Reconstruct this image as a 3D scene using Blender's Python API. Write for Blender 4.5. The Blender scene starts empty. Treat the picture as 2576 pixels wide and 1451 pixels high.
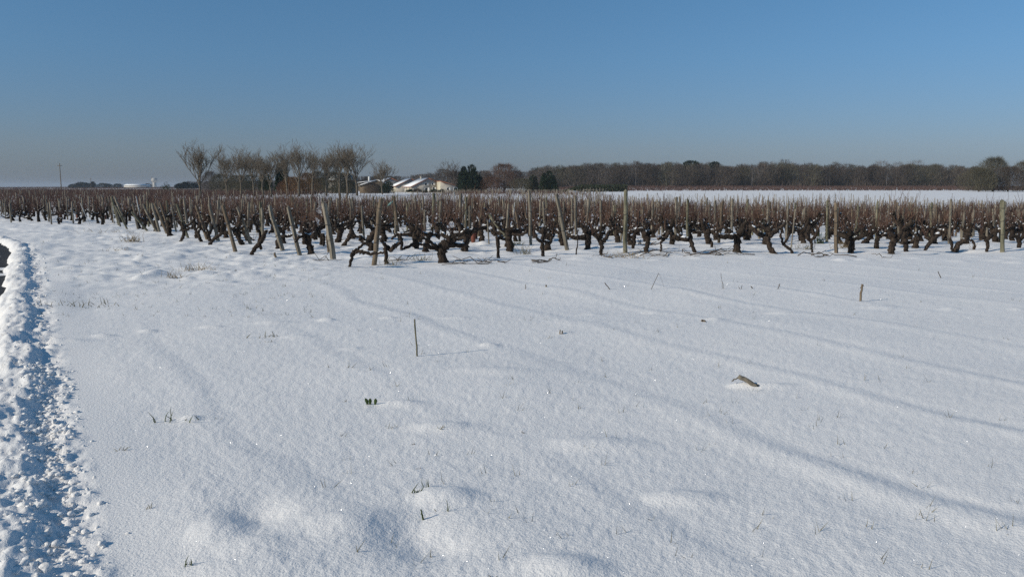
import bpy, bmesh, math, random
import numpy as np
from mathutils import Vector, Matrix, Quaternion
sc = bpy.context.scene
COL = sc.collection
# ------------------------------------------------------------------ camera, world, sun, exposure
F, CU, CV, HOR, EYE = 2022.0, 1288.0, 725.5, 470.0, 1.6      # pixel frame 2576 x 1451
PITCH = math.atan((CV - HOR) / F)
cam_d = bpy.data.cameras.new('camera'); cam = bpy.data.objects.new('camera', cam_d); COL.objects.link(cam)
cam_d.sensor_width = 36.0; cam_d.lens = 36.0 * F / 2576.0
cam_d.clip_start = 0.05; cam_d.clip_end = 20000
cam.location = (0, 0, EYE); cam.rotation_euler = (math.pi / 2 - PITCH, 0, 0)
sc.camera = cam
SUN_EL, SUN_AZ = math.radians(25.5), math.radians(180 + 24)   # az: direction towards the sun, from +x, ccw
sun_dir = Vector((math.cos(SUN_AZ) * math.cos(SUN_EL), math.sin(SUN_AZ) * math.cos(SUN_EL), math.sin(SUN_EL)))
w = bpy.data.worlds.new('World'); sc.world = w; w.use_nodes = True
nt = w.node_tree; bg = nt.nodes['Background']
sky = nt.nodes.new('ShaderNodeTexSky'); sky.sky_type = 'NISHITA'; sky.sun_disc = False
sky.sun_elevation = SUN_EL
sky.sun_rotation = math.pi / 2 - SUN_AZ
sky.altitude = 100; sky.air_density = 1.0; sky.dust_density = 0.6; sky.ozone_density = 2.2
hs = nt.nodes.new('ShaderNodeHueSaturation'); hs.inputs['Saturation'].default_value = 0.93
tcw = nt.nodes.new('ShaderNodeTexCoord'); sx = nt.nodes.new('ShaderNodeSeparateXYZ'); nt.links.new(tcw.outputs['Generated'], sx.inputs[0])
mrw = nt.nodes.new('ShaderNodeMapRange'); mrw.inputs['From Max'].default_value = .5; nt.links.new(sx.outputs['Z'], mrw.inputs['Value'])
tint = nt.nodes.new('ShaderNodeValToRGB'); te = tint.color_ramp.elements      # cold clear-air cast, by elevation only
te[0].position = 0; te[0].color = (.48, .60, 1.0, 1); te[1].position = .68; te[1].color = (.42, 1.04, 1.32, 1)
for pos_, c_ in ((.09, (.55, .67, .98)), (.30, (.48, .84, 1.16))):
    q_ = te.new(pos_); q_.color = (*c_, 1)
mulw = nt.nodes.new('ShaderNodeMix'); mulw.data_type = 'RGBA'; mulw.blend_type = 'MULTIPLY'; mulw.inputs['Factor'].default_value = 1
nt.links.new(mrw.outputs[0], tint.inputs['Fac']); nt.links.new(sky.outputs[0], mulw.inputs['A']); nt.links.new(tint.outputs[0], mulw.inputs['B'])
nt.links.new(mulw.outputs['Result'], hs.inputs['Color']); nt.links.new(hs.outputs[0], bg.inputs['Color'])
bg.inputs['Strength'].default_value = 0.078
sl = bpy.data.lights.new('sun', 'SUN'); sl.energy = 3.85; sl.angle = math.radians(0.53); sl.color = (1.0, 0.90, 0.75)
so = bpy.data.objects.new('sun', sl); COL.objects.link(so); so.location = (0, 0, 50)
so.rotation_euler = sun_dir.to_track_quat('Z', 'Y').to_euler()
vs = sc.view_settings; vs.view_transform = 'Standard'; vs.look = 'None'; vs.gamma = 1; vs.use_curve_mapping = False
vs.exposure = -0.10
sc.render.engine = 'CYCLES'
sc.cycles.use_denoising = False
sc.cycles.max_bounces = 6; sc.cycles.diffuse_bounces = 3; sc.cycles.glossy_bounces = 2
sc.cycles.transparent_max_bounces = 4; sc.cycles.volume_bounces = 0
sc.cycles.sample_clamp_indirect = 6

RS = np.random.RandomState(7)
# ------------------------------------------------------------------ pixels -> world
cp, sp = math.cos(PITCH), math.sin(PITCH)
def ray(u, v):
    a, b = (u - CU) / F, (CV - v) / F
    return Vector((a, cp + b * sp, -sp + b * cp))
def at(u, v, y):
    d = ray(u, v); t = y / d.y
    return Vector((d.x * t, y, EYE + d.z * t))
# ------------------------------------------------------------------ terrain
def sm(t):
    t = np.clip(t, 0, 1); return t * t * (3 - 2 * t)
def vnoise(x, y, s=1.0, seed=0):
    x = np.asarray(x, float) / s + 137.3 * seed; y = np.asarray(y, float) / s - 71.7 * seed
    xi = np.floor(x).astype(np.int64); yi = np.floor(y).astype(np.int64); fx = x - xi; fy = y - yi
    fx = fx * fx * fx * (fx * (fx * 6 - 15) + 10); fy = fy * fy * fy * (fy * (fy * 6 - 15) + 10)
    def h(i, j):
        n = (i * 374761393 + j * 668265263 + seed * 982451653) & 0xffffffff
        n = ((n ^ (n >> 13)) * 1274126177) & 0xffffffff
        return ((n ^ (n >> 16)) & 0xffff) / 32767.5 - 1
    a = h(xi, yi) * (1 - fx) + h(xi + 1, yi) * fx
    b = h(xi, yi + 1) * (1 - fx) + h(xi + 1, yi + 1) * fx
    return a * (1 - fy) + b * fy
def flat_at(u, v):
    d = ray(u, v); t = -EYE / d.z
    return d.x * t, d.y * t
MOUNDS = []   # x, y, rx, ry, h
for u, v, rx, ry, h in [
    (690,815,.22,.10,.035),(823,809,.10,.07,.025),(885,882,.12,.08,.03),(750,852,.16,.08,.03),(530,824,.15,.06,.02),(375,832,.1,.06,.02),
    (262,844,.12,.06,.02),(170,857,.2,.06,.02),(1150,801,.16,.09,.035),(1230,875,.09,.06,.02),(978,802,.09,.05,.02),(1488,788,.13,.07,.03),
    (1640,784,.13,.06,.015),(1965,789,.2,.08,.02),(2212,774,.22,.14,.05),(2390,778,.12,.07,.015),(2560,782,.1,.06,.015),
    (1245,938,.38,.12,.035),(1505,1108,.30,.13,.05),(1110,1066,.2,.1,.02),(560,1335,.13,.16,.05),(650,1385,.14,.1,.03),(930,1322,.24,.14,.06),
    (1010,1012,.14,.06,.015),(480,1052,.07,.05,.02),(1925,966,.2,.07,.025),(1860,964,.08,.05,.015),(1420,842,.08,.05,.012),(1800,808,.12,.06,.018),
    (1420,1435,.16,.1,.025),(1720,1245,.2,.1,.02),(1120,1250,.16,.12,.025),(640,1450,.3,.15,.03)]:
    x, y = flat_at(u, v); MOUNDS.append((x, y, rx, ry, h * (1.35 if h < .03 else .5)))
for u, v, rx, ry, h in [(640,1300,.16,.16,-.045),(1020,1330,.16,.16,-.05),(1090,1385,.16,.12,-.035)]:
    x, y = flat_at(u, v); MOUNDS.append((x, y, rx, ry, h))
rm = np.random.RandomState(3)
for _ in range(150):   # lumps over the rough strip and around the vine feet
    if rm.rand() < .5:
        u, v = rm.uniform(90, 800), rm.uniform(585, 700)
    else:
        u, v = rm.uniform(430, 2570), rm.uniform(600, 664)
    x, y = flat_at(u, v)
    MOUNDS.append((x, y, rm.uniform(.1, .32), rm.uniform(.1, .25), rm.uniform(.015, .05)))
MA = np.array(MOUNDS)
def dcoord(x, y):
    return .8575 * x + .5145 * y + .377 + .0172 * np.maximum(y - 20, 0) ** 2
def Z(x, y, fine=True):
    x = np.asarray(x, float); y = np.asarray(y, float)
    r = np.hypot(x, y)
    A = .15 + .50 * sm((x + 2) / 22)
    z = -A * sm((y - 21) / 18) * (1 - sm((y - 62) / 70))
    z = z - .55 * np.exp(-(((x + 35) / 90) ** 2 + ((y - 290) / 70) ** 2))
    z = z + 1.25 * sm((y - 322) / 120) * sm((x - 10) / 40)
    z = z + .9 * (1 - sm((x - 10) / 40) * .9) * vnoise(x, y, 160, 5) * sm((r - 200) / 500)
    near = 1 - sm((r - 60) / 40)
    d = dcoord(x, y)
    dw = d + .06 * vnoise(x, y, 1.1, 11) + .04 * vnoise(x, y, .4, 12)
    field = sm((d - .6) / .5)
    road = sm(-dw / .10) * (1 - sm((-d - 4.8) / .3))
    # buried furrows, parallel to the road, each falling away from the sun
    s = d - .377 + .16 * vnoise(x, y, 2.3, 21) + .06 * vnoise(x, y, .8, 22)
    ph = np.mod(s - 1.10 + .35, 1.5) - .35
    prof = np.where(ph < 0, 1 + ph / .35, 0)          # gentle rise ...
    fur = .020 * np.exp(-((ph + .11) / .14) ** 2) - .010 * np.exp(-((ph - .09) / .09) ** 2)
    ampf = (.55 + .45 * vnoise(x, y, 3.1, 23)) * np.clip(1.25 - .045 * y, .35, 1.0) * (.3 + .7 * sm((s - 2.6) / .8))
    front = 1 - sm((y - 15.5) / 3)
    z = z + fur * ampf * field * front * sm((s - .2) / .6)
    # soft undulation and grain
    z = z + field * near * (.030 * vnoise(x, y, 1.9, 31) + .0055 * vnoise(x, y, .6, 32))
    if fine:
        nr = 1 - sm((r - 14) / 14)
        z = z + field * nr * (.0013 * vnoise(x, y, .19, 33) + .0016 * vnoise(x, y, .07, 34) + .0022 * vnoise(x, y, .030, 35))
        rough = sm((y - 11) / 4) * sm((-x - 1 + .3 * (y - 16)) / 4) * (1 - sm((r - 45) / 15))
        z = z + rough * field * .022 * vnoise(x, y, .33, 36) + rough * field * .012 * vnoise(x, y, .14, 37)
    vin = sm((y - 17.5 - .1 * x) / 1.5) * near
    z = z + vin * (.035 * vnoise(x, y, .5, 38) + .03 * vnoise(x, y, .9, 39))
    if x.size == 1:
        q = ((x.ravel()[0] - MA[:, 0]) / MA[:, 2]) ** 2 + ((y.ravel()[0] - MA[:, 1]) / MA[:, 3]) ** 2
        z = z + np.sum(MA[:, 4] * np.exp(-np.minimum(np.where(MA[:, 4] > 0, q ** 1.4, q), 60)))
    else:
        z = np.array(z)
        for mx, my, rx, ry, h in MOUNDS:
            m = np.nonzero((np.abs(x - mx) < 3.2 * rx) & (np.abs(y - my) < 3.2 * ry))
            if len(m[0]):
                q = ((x[m] - mx) / rx) ** 2 + ((y[m] - my) / ry) ** 2
                z[m] += h * np.exp(-q ** 1.4 if h > 0 else -q)
    # ridge of thrown snow and wheel rut along the road edge
    band = sm((dw + .05) / .1) * (1 - sm((d - .43) / .22)) * (1 - sm((r - 70) / 40))
    ridge = .046 * sm((dw + .02) / .16) * (1 - sm((dw - .24) / .15)) - .014 * sm((dw - .27) / .12) * (1 - sm((dw - .50) / .12))
    chop = .022 * vnoise(x, y, .30, 41) + .028 * np.maximum(vnoise(x, y, .13, 42), -.2) + .029 * np.maximum(vnoise(x, y, .065, 43), -.1) + .010 * vnoise(x, y, .03, 44)
    z = z + band * (ridge + chop)
    bank2 = sm((-d - 4.8) / .4) * (1 - sm((-d - 5.6) / .6))
    z = z + bank2 * (.1 + .05 * vnoise(x, y, .4, 45))
    zr = -.13 + .055 * sm((vnoise(x, y, 2.2, 46) + .5 * vnoise(x, y, .7, 47) + .18 * vnoise(x, y, .2, 48) - .25) / .5)
    z = z * (1 - road) + road * zr * (1 - sm((r - 120) / 60))
    return z
def zat(x, y):
    return float(Z(np.array([x]), np.array([y]))[0])
def G(u, v):
    d = ray(u, v); t = -EYE / d.z
    for _ in range(6):
        z = zat(d.x * t, d.y * t); t = .5 * t + .5 * (z - EYE) / d.z
    return Vector((d.x * t, d.y * t, zat(d.x * t, d.y * t)))
# ------------------------------------------------------------------ materials
def mat(name, c1, c2=None, scale=8.0, rough=.9, bump=0, bscale=40, stretch=(1,1,1), isl=0.0, objr=0.0, coords='Object', spec=.25, detail=4):
    m = bpy.data.materials.new(name); m.use_nodes = True; t = m.node_tree; b = t.nodes['Principled BSDF']
    b.inputs['Roughness'].default_value = rough; b.inputs['Specular IOR Level'].default_value = spec
    tc = t.nodes.new('ShaderNodeTexCoord'); mp = t.nodes.new('ShaderNodeMapping'); mp.inputs['Scale'].default_value = stretch
    t.links.new(tc.outputs[coords], mp.inputs['Vector'])
    n = t.nodes.new('ShaderNodeTexNoise'); n.inputs['Scale'].default_value = scale; n.inputs['Detail'].default_value = detail
    t.links.new(mp.outputs[0], n.inputs['Vector'])
    r = t.nodes.new('ShaderNodeValToRGB'); r.color_ramp.elements[0].position = .32; r.color_ramp.elements[1].position = .68
    r.color_ramp.elements[0].color = (*c1, 1); r.color_ramp.elements[1].color = (*(c2 or c1), 1)
    t.links.new(n.outputs['Fac'], r.inputs['Fac']); out = r.outputs[0]
    if isl or objr:
        src = t.nodes.new('ShaderNodeNewGeometry').outputs['Random Per Island'] if isl else t.nodes.new('ShaderNodeObjectInfo').outputs['Random']
        mr = t.nodes.new('ShaderNodeMapRange'); k = isl or objr
        mr.inputs['To Min'].default_value = 1 - k; mr.inputs['To Max'].default_value = 1 + k
        t.links.new(src, mr.inputs['Value'])
        mx = t.nodes.new('ShaderNodeHueSaturation'); t.links.new(mr.outputs[0], mx.inputs['Value']); t.links.new(out, mx.inputs['Color']); out = mx.outputs[0]
    t.links.new(out, b.inputs['Base Color'])
    if bump:
        n2 = t.nodes.new('ShaderNodeTexNoise'); n2.inputs['Scale'].default_value = bscale; n2.inputs['Detail'].default_value = 3
        t.links.new(mp.outputs[0], n2.inputs['Vector'])
        bp = t.nodes.new('ShaderNodeBump'); bp.inputs['Strength'].default_value = bump; bp.inputs['Distance'].default_value = .02
        t.links.new(n2.outputs['Fac'], bp.inputs['Height']); t.links.new(bp.outputs[0], b.inputs['Normal'])
    return m
def snow_mat():
    m = bpy.data.materials.new('snow'); m.use_nodes = True; t = m.node_tree; b = t.nodes['Principled BSDF']
    b.inputs['Roughness'].default_value = .75; b.inputs['Specular IOR Level'].default_value = .2
    g = t.nodes.new('ShaderNodeTexCoord')
    n0 = t.nodes.new('ShaderNodeTexNoise'); n0.inputs['Scale'].default_value = .6; n0.inputs['Detail'].default_value = 6
    t.links.new(g.outputs['Object'], n0.inputs['Vector'])
    r = t.nodes.new('ShaderNodeValToRGB'); r.color_ramp.elements[0].color = (.835, .815, .795, 1); r.color_ramp.elements[1].color = (.88, .86, .84, 1)
    t.links.new(n0.outputs['Fac'], r.inputs['Fac']); t.links.new(r.outputs[0], b.inputs['Base Color'])
    prev = None
    for s, dist, st in ((55, .012, .5), (120, .006, .5)):
        n = t.nodes.new('ShaderNodeTexNoise'); n.inputs['Scale'].default_value = s; n.inputs['Detail'].default_value = 3; n.inputs['Roughness'].default_value = .6
        t.links.new(g.outputs['Object'], n.inputs['Vector'])
        bp = t.nodes.new('ShaderNodeBump'); bp.inputs['Strength'].default_value = st; bp.inputs['Distance'].default_value = dist
        t.links.new(n.outputs['Fac'], bp.inputs['Height'])
        if prev: t.links.new(prev.outputs[0], bp.inputs['Normal'])
        prev = bp
    t.links.new(prev.outputs[0], b.inputs['Normal'])
    return m
M = {
 'snow': snow_mat(),
 'cap': mat('cap_snow', (.82,.82,.82), (.87,.87,.865), 20, .8),
 'asphalt': mat('asphalt', (.020,.022,.026), (.045,.046,.05), 3, .85, .3, 120),
 'bark': mat('vine_bark', (.012,.009,.007), (.062,.045,.034), 26, .95, .8, 60, (1,1,.45), objr=.25),
 'bark_far': mat('vine_bark_far', (.011,.008,.0065), (.034,.026,.021), 14, .95, isl=.3),
 'cane': mat('vine_cane', (.070,.038,.029), (.15,.088,.062), 6, .8, isl=.35),
 'cane_far': mat('far_cane', (.064,.036,.030), (.125,.077,.062), .3, .9, isl=.35),
 'cane_tan': mat('tan_cane', (.16,.11,.06), (.25,.18,.10), 1, .9, isl=.3),
 'post': mat('weathered_wood', (.10,.085,.066), (.27,.237,.185), 16, .9, .6, 30, (1,1,.13), objr=.22),
 'post_green': mat('mossy_wood', (.085,.083,.055), (.235,.215,.15), 12, .9, .6, 30, (1,1,.18), objr=.15),
 'post_brown': mat('brown_wood', (.085,.065,.046), (.21,.16,.11), 16, .9, .6, 30, (1,1,.13), objr=.2),
 'stake_white': mat('pale_stake', (.45,.45,.44), (.62,.62,.6), 10, .6),
 'wire': mat('wire', (.05,.045,.04), (.10,.09,.08), 30, .6),
 'twig': mat('dry_twig', (.05,.038,.028), (.12,.09,.065), 20, .9, isl=.2),
 'straw': mat('dry_grass', (.17,.13,.075), (.33,.26,.16), 5, .9, isl=.3),
 'grass': mat('grass_blade', (.028,.045,.014), (.075,.095,.03), 5, .8, isl=.35),
 'weed': mat('grey_weed', (.09,.085,.05), (.2,.18,.12), 5, .9, isl=.3),
 'leaf': mat('green_leaf', (.022,.045,.010), (.06,.10,.022), 30, .5),
 'redguard': mat('terracotta_plastic', (.13,.043,.028), (.21,.072,.045), 6, .6),
 'teal': mat('teal_film', (.10,.24,.23), (.18,.33,.31), 6, .5),
 'tree_bark': mat('tree_bark', (.075,.062,.048), (.17,.142,.108), 6, .95, isl=.2),
 'wood_brown': mat('wood_brown', (.050,.040,.033), (.115,.092,.075), .06, .95, isl=.4, coords='Object'),
 'wood_olive': mat('wood_olive', (.055,.052,.034), (.12,.105,.07), .25, .95, isl=.4),
 'wood_pale': mat('wood_pale', (.09,.08,.075), (.17,.15,.14), .2, .95, isl=.35),
 'wood_red': mat('wood_red', (.085,.048,.034), (.15,.085,.055), .3, .95, isl=.35),
 'orange_twig': mat('orange_twig', (.11,.06,.028), (.19,.115,.06), .3, .95, isl=.35),
 'ever': mat('evergreen', (.010,.020,.012), (.030,.048,.026), .8, .8, isl=.5),
 'ever_mid': mat('evergreen_olive', (.022,.032,.014), (.050,.062,.03), .8, .8, isl=.5),
 'haze_blue_tree': mat('hazed_far_tree', (.022,.030,.030), (.045,.055,.055), .3, .9, isl=.4),  # blue of the distant haze put into the tree colour
 'wall_sunlit': mat('sunlit_cream_render', (.47,.43,.34), (.57,.52,.41), .6, .9),  # sun-facing house sides, their sunlight put into a lighter, yellower colour
 'wall_shaded_grey': mat('shaded_grey_render', (.34,.31,.27), (.44,.41,.36), .8, .9),  # gable's dullness in grazing light put into the grey; other walls share it
 'white': mat('white_paint', (.70,.69,.66), (.78,.77,.74), 2, .6),
 'pane': mat('dark_pane', (.02,.022,.026), (.035,.037,.042), 1, .15, spec=.5),
 'tile': mat('red_tile', (.28,.10,.055), (.40,.17,.09), 2, .85),
 'concrete': mat('pale_concrete', (.42,.40,.37), (.52,.5,.47), .3, .9),
}
# ------------------------------------------------------------------ mesh helpers
def tag(o, label=None, cat=None, group=None, kind=None):
    if label: o['label'] = label
    if cat: o['category'] = cat
    if group: o['group'] = group
    if kind: o['kind'] = kind
    return o
def mesh_np(name, V, T, m, smooth=False):
    me = bpy.data.meshes.new(name); V = np.asarray(V, np.float32); T = np.asarray(T, np.int32)
    k = T.shape[1]
    me.vertices.add(len(V)); me.vertices.foreach_set('co', V.ravel())
    me.loops.add(T.size); me.loops.foreach_set('vertex_index', T.ravel())
    me.polygons.add(len(T)); me.polygons.foreach_set('loop_start', np.arange(0, T.size, k, dtype=np.int32))
    if smooth: me.polygons.foreach_set('use_smooth', np.ones(len(T), bool))
    me.materials.append(m); me.update(calc_edges=True); me.validate()
    return me
def link(name, me, parent=None, loc=None):
    o = bpy.data.objects.new(name, me); COL.objects.link(o)
    if parent is not None: o.parent = parent
    if loc is not None: o.location = loc
    return o
def empty(name, loc=(0,0,0), rz=0):
    o = bpy.data.objects.new(name, None); COL.objects.link(o); o.location = loc; o.rotation_euler = (0,0,rz); o.empty_display_size = .2
    return o
class MB:
    def __init__(s): s.v = []; s.t = []; s.n = 0
    def add(s, V, T):
        V = np.asarray(V, float); T = np.asarray(T, int)
        s.v.append(V); s.t.append(T + s.n); s.n += len(V)
    def arrays(s): return np.concatenate(s.v), np.concatenate(s.t)
    def mesh(s, name, m, smooth=False):
        V, T = s.arrays(); return mesh_np(name, V, T, m, smooth)
    def build(s, name, m, parent=None, loc=None, smooth=False):
        return link(name, s.mesh(name, m, smooth), parent, loc)
    def tube(s, P, R, n=6, jit=0, rng=None, cap=True, flat=(1,1)):
        P = np.asarray(P, float); R = np.asarray(R, float); k = len(P)
        D = np.gradient(P, axis=0); D /= np.linalg.norm(D, axis=1)[:, None] + 1e-9
        ref = np.array([0., 1, 0]) if abs(D[:, 1]).mean() < .8 else np.array([1., 0, 0])
        A = np.cross(D, ref); A /= np.linalg.norm(A, axis=1)[:, None] + 1e-9; B = np.cross(A, D)
        th = np.linspace(0, 2 * np.pi, n, endpoint=False)
        rr = R[:, None] * np.ones(n)
        if jit: rr = rr * (1 + jit * (rng.rand(k, n) * 2 - 1))
        V = P[:, None, :] + rr[..., None] * (np.cos(th)[None, :, None] * A[:, None, :] * flat[0] + np.sin(th)[None, :, None] * B[:, None, :] * flat[1])
        V = V.reshape(-1, 3); i = np.arange(k - 1)[:, None] * n; j = np.arange(n)[None, :]; j2 = (j + 1) % n
        a, b, c, d = (i + j).ravel(), (i + j2).ravel(), (i + n + j2).ravel(), (i + n + j).ravel()
        T = np.concatenate([np.stack([a, b, c], 1), np.stack([a, c, d], 1)])
        if cap:
            V = np.concatenate([V, P[:1], P[-1:]]); e0, e1 = k * n, k * n + 1; l = (k - 1) * n; jj = np.arange(n); jn = (jj + 1) % n
            T = np.concatenate([T, np.stack([jn, jj, np.full(n, e0)], 1), np.stack([l + jj, l + jn, np.full(n, e1)], 1)])
        s.add(V, T)
    def box(s, x0, x1, y0, y1, z0, z1):
        V = [(x, y, z) for z in (z0, z1) for y in (y0, y1) for x in (x0, x1)]
        Q = [(0,2,3,1),(4,5,7,6),(0,1,5,4),(2,6,7,3),(0,4,6,2),(1,3,7,5)]
        s.add(V, [t for q in Q for t in ((q[0],q[1],q[2]),(q[0],q[2],q[3]))])
    def prism(s, poly, b0, b1):   # polygon in (x,z), extruded along y
        n = len(poly); V = [(x, b0, z) for x, z in poly] + [(x, b1, z) for x, z in poly]; T = []
        for i in range(1, n - 1): T += [(0, i, i + 1), (n, n + i + 1, n + i)]
        for i in range(n):
            j = (i + 1) % n; T += [(i, n + i, n + j), (i, n + j, j)]
        s.add(V, T)
    def blades(s, base, dirs, length, width, rng):
        base = np.asarray(base, float); n = len(base)
        dirs = dirs / (np.linalg.norm(dirs, axis=1)[:, None] + 1e-9)
        side = np.cross(dirs, rng.normal(size=(n, 3))); side /= np.linalg.norm(side, axis=1)[:, None] + 1e-9
        w = (np.ones(n) * width)[:, None] * .5; tip = base + dirs * (np.ones(n) * length)[:, None]
        V = np.stack([base - side * w, base + side * w, tip], 1).reshape(-1, 3)
        s.add(V, np.arange(3 * n).reshape(-1, 3))
def unit(v): return v / (np.linalg.norm(v) + 1e-9)
def smoothline(P, R, k=3):
    P = np.asarray(P, float); R = np.asarray(R, float); n = len(P)
    if n < 3: return P, R
    t = np.linspace(0, n - 1, (n - 1) * k + 1); Q = np.zeros((len(t), 3)); 
    for a, tt in enumerate(t):
        i = min(int(tt), n - 2); f = tt - i
        p0, p1, p2, p3 = P[max(i-1,0)], P[i], P[i+1], P[min(i+2,n-1)]
        Q[a] = .5 * ((2*p1) + (-p0+p2)*f + (2*p0-5*p1+4*p2-p3)*f*f + (-p0+3*p1-3*p2+p3)*f**3)
    return Q, np.interp(t, np.arange(n), R)
def copy_tree(o, parent=None):
    c = o.copy(); COL.objects.link(c); c.parent = parent
    for ch in list(o.children): copy_tree(ch, c)
    return c
# ------------------------------------------------------------------ setting: snow ground, road
def build_ground():
    a1 = np.radians(np.linspace(-43, 43, 861)); a2 = np.radians(np.linspace(43, 317, 160))[1:-1]
    ang = np.concatenate([a1, a2]); na = len(ang)
    r1 = np.geomspace(.9, 24, 540); r2 = np.geomspace(24, 130, 170)[1:]; r3 = np.geomspace(130, 9000, 60)[1:]
    rad = np.concatenate([[.25, .5, .7], r1, r2, r3]); nr = len(rad)
    X = np.sin(ang)[None, :] * rad[:, None]; Y = np.cos(ang)[None, :] * rad[:, None]
    zz = Z(X.ravel(), Y.ravel())
    V = np.stack([X.ravel(), Y.ravel(), zz], 1); V = np.concatenate([V, [[0, 0, zat(0, 0)]]])
    i = np.arange(nr - 1)[:, None] * na; j = np.arange(na)[None, :]; j2 = (j + 1) % na
    Q = np.stack([(i + j).ravel(), (i + na + j).ravel(), (i + na + j2).ravel(), (i + j2).ravel()], 1)
    me = mesh_np('snow_ground', V, Q, M['snow'], True)
    o = link('snow_ground', me); o['kind'] = 'structure'
    inner = mesh_np('c', V[list(range(na)) + [len(V) - 1]], [(k, (k + 1) % na, na) for k in range(na)], M['snow'], True)
    bm = bmesh.new(); bm.from_mesh(me); bm.from_mesh(inner); bmesh.ops.remove_doubles(bm, verts=[v for v in bm.verts if v.co.xy.length < .3], dist=1e-5)
    bmesh.ops.recalc_face_normals(bm, faces=bm.faces[:]); bm.to_mesh(me); bm.free()
    me.polygons.foreach_set('use_smooth', np.ones(len(me.polygons), bool)); me.update()
build_ground()
# asphalt road, right edge along d = 0
mb = MB(); e = np.array([-.5145, .8575]); nrm = np.array([.8575, .5145]); P0 = np.array([0, -.377 / .5145])
ts = np.linspace(-8, 70, 160); ws = np.linspace(-5.1, .12, 14)
Pg = P0[None, None] + e[None, None] * ts[:, None, None] + nrm[None, None] * ws[None, :, None]
Pg[..., 0] -= .02 * np.maximum(Pg[..., 1] - 20, 0) ** 2
zz = -.088 + .006 * vnoise(Pg[..., 0].ravel(), Pg[..., 1].ravel(), 1.3, 51)
V = np.concatenate([Pg.reshape(-1, 2), zz[:, None]], 1)
i = np.arange(len(ts) - 1)[:, None] * 14; j = np.arange(13)[None, :]
T = np.stack([(i + j).ravel(), (i + j + 1).ravel(), (i + 15 + j).ravel(), (i + 14 + j).ravel()], 1)
link('asphalt_road', mesh_np('asphalt_road', V, T, M['asphalt'], True))['kind'] = 'structure'
# loose snow chunks thrown along the ridge
def chunks():
    bm = bmesh.new(); bmesh.ops.create_icosphere(bm, subdivisions=2, radius=1.0)
    base = np.array([v.co[:] for v in bm.verts]); faces = np.array([[v.index for v in f.verts] for f in bm.faces]); bm.free()
    rng = np.random.RandomState(5); mb = MB()
    for k in range(2300):
        t = rng.uniform(2.2, 24) if k % 3 == 0 else rng.uniform(2.5, 9)
        d = rng.normal(.39, .085) if k % 12 else rng.uniform(.1, .66)
        if d < .02: continue
        p = P0 + e * t + nrm * d
        s = min(rng.gamma(1.2, .0045) + .003, .022)
        if d > .85: s *= .6
        V = base * (1 + .45 * vnoise(base[:, 0] * 1.6 + k, base[:, 1] * 1.6 + base[:, 2] * 1.2, 1, 3)[:, None]) * np.array([rng.uniform(.8, 1.5), rng.uniform(.8, 1.4), rng.uniform(.6, 1.0)]) * s
        V = V + [p[0], p[1], zat(p[0], p[1]) + s * .15]
        mb.add(V, faces)
    o = mb.build('snow_chunks', M['snow'], smooth=True)
    tag(o, 'loose chunks of thrown snow along the road edge', 'snow', kind='stuff')
chunks()
# ice crystals that catch the sun
def crystals():
    rng = np.random.RandomState(9); n = 7500
    u = rng.uniform(60, 2570, n); v = 660 + (1451 - 660) * rng.rand(n) ** .8
    xs, ys = [], []
    for a, b in zip(u, v):
        x, y = flat_at(a, b); xs.append(x); ys.append(y)
    xs, ys = np.array(xs), np.array(ys); zs = Z(xs, ys) + .003
    nr_ = rng.normal(size=(n, 3)); nr_ /= np.linalg.norm(nr_, axis=1)[:, None]; nr_[:, 2] = abs(nr_[:, 2]) + .15
    nr_ /= np.linalg.norm(nr_, axis=1)[:, None]
    a = np.cross(nr_, rng.normal(size=(n, 3))); a /= np.linalg.norm(a, axis=1)[:, None]; b = np.cross(nr_, a)
    s = (.0005 + .00021 * ys)[:, None]
    c = np.stack([xs, ys, zs], 1)
    V = np.stack([c + a * s, c - a * s * .5 + b * s * .87, c - a * s * .5 - b * s * .87], 1).reshape(-1, 3)
    m = bpy.data.materials.new('ice_crystal'); m.use_nodes = True; t = m.node_tree
    g = t.nodes.new('ShaderNodeBsdfGlossy'); g.inputs['Roughness'].default_value = .32; g.inputs['Color'].default_value = (.95, .96, 1, 1)
    t.links.new(g.outputs[0], t.nodes['Material Output'].inputs['Surface'])
    o = link('ice_crystals', mesh_np('ice_crystals', V, np.arange(3 * n).reshape(-1, 3), m))
    tag(o, 'tiny glinting ice crystals lying on the open snow', 'snow', kind='stuff')
crystals()
# ------------------------------------------------------------------ vines
CONV = {'a': (377.4, .1465, 490.6), 'b': (723.4, .1474, 478.0), 'c': (1383.8, .1474, 465.5), 'd': (1698.3, .1474, 465.5),
        'e': (2012.8, .1387, 465.5), 'f': (2073.0, .2081, 364.8), 'g': (880.6, .2081, 377.4)}
PLACED = []
def add_snow(mb, P, R, rng, chance=.6):
    k = len(P); i = 0
    while i < k - 2:
        n = rng.randint(2, 5)
        seg = P[i:i + n + 1]; r = R[i:i + n + 1]
        if len(seg) >= 2:
            d = unit(seg[-1] - seg[0])
            if abs(d[2]) < .80 and rng.rand() < chance:
                q = seg + np.array([0, 0, 1])[None] * (r * .62)[:, None]
                rr = r * rng.uniform(.55, .8); rr[0] *= .35; rr[-1] *= .35
                mb.tube(q, rr, 7, .15, rng, flat=(1, .8))
        i += n
def canes(mb, p, rng, n, lmin, lmax):
    for _ in range(n):
        l = rng.uniform(lmin, lmax); d = unit(np.array([rng.normal(0, .35), rng.normal(0, .35), 1.0]))
        q = [p + rng.normal(0, .015, 3)]
        for _k in range(4):
            d = unit(d + rng.normal(0, .16, 3)); q.append(q[-1] + d * l / 4)
        mb.tube(np.array(q), np.linspace(.0055, .003, 5), 3, cap=False)
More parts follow.
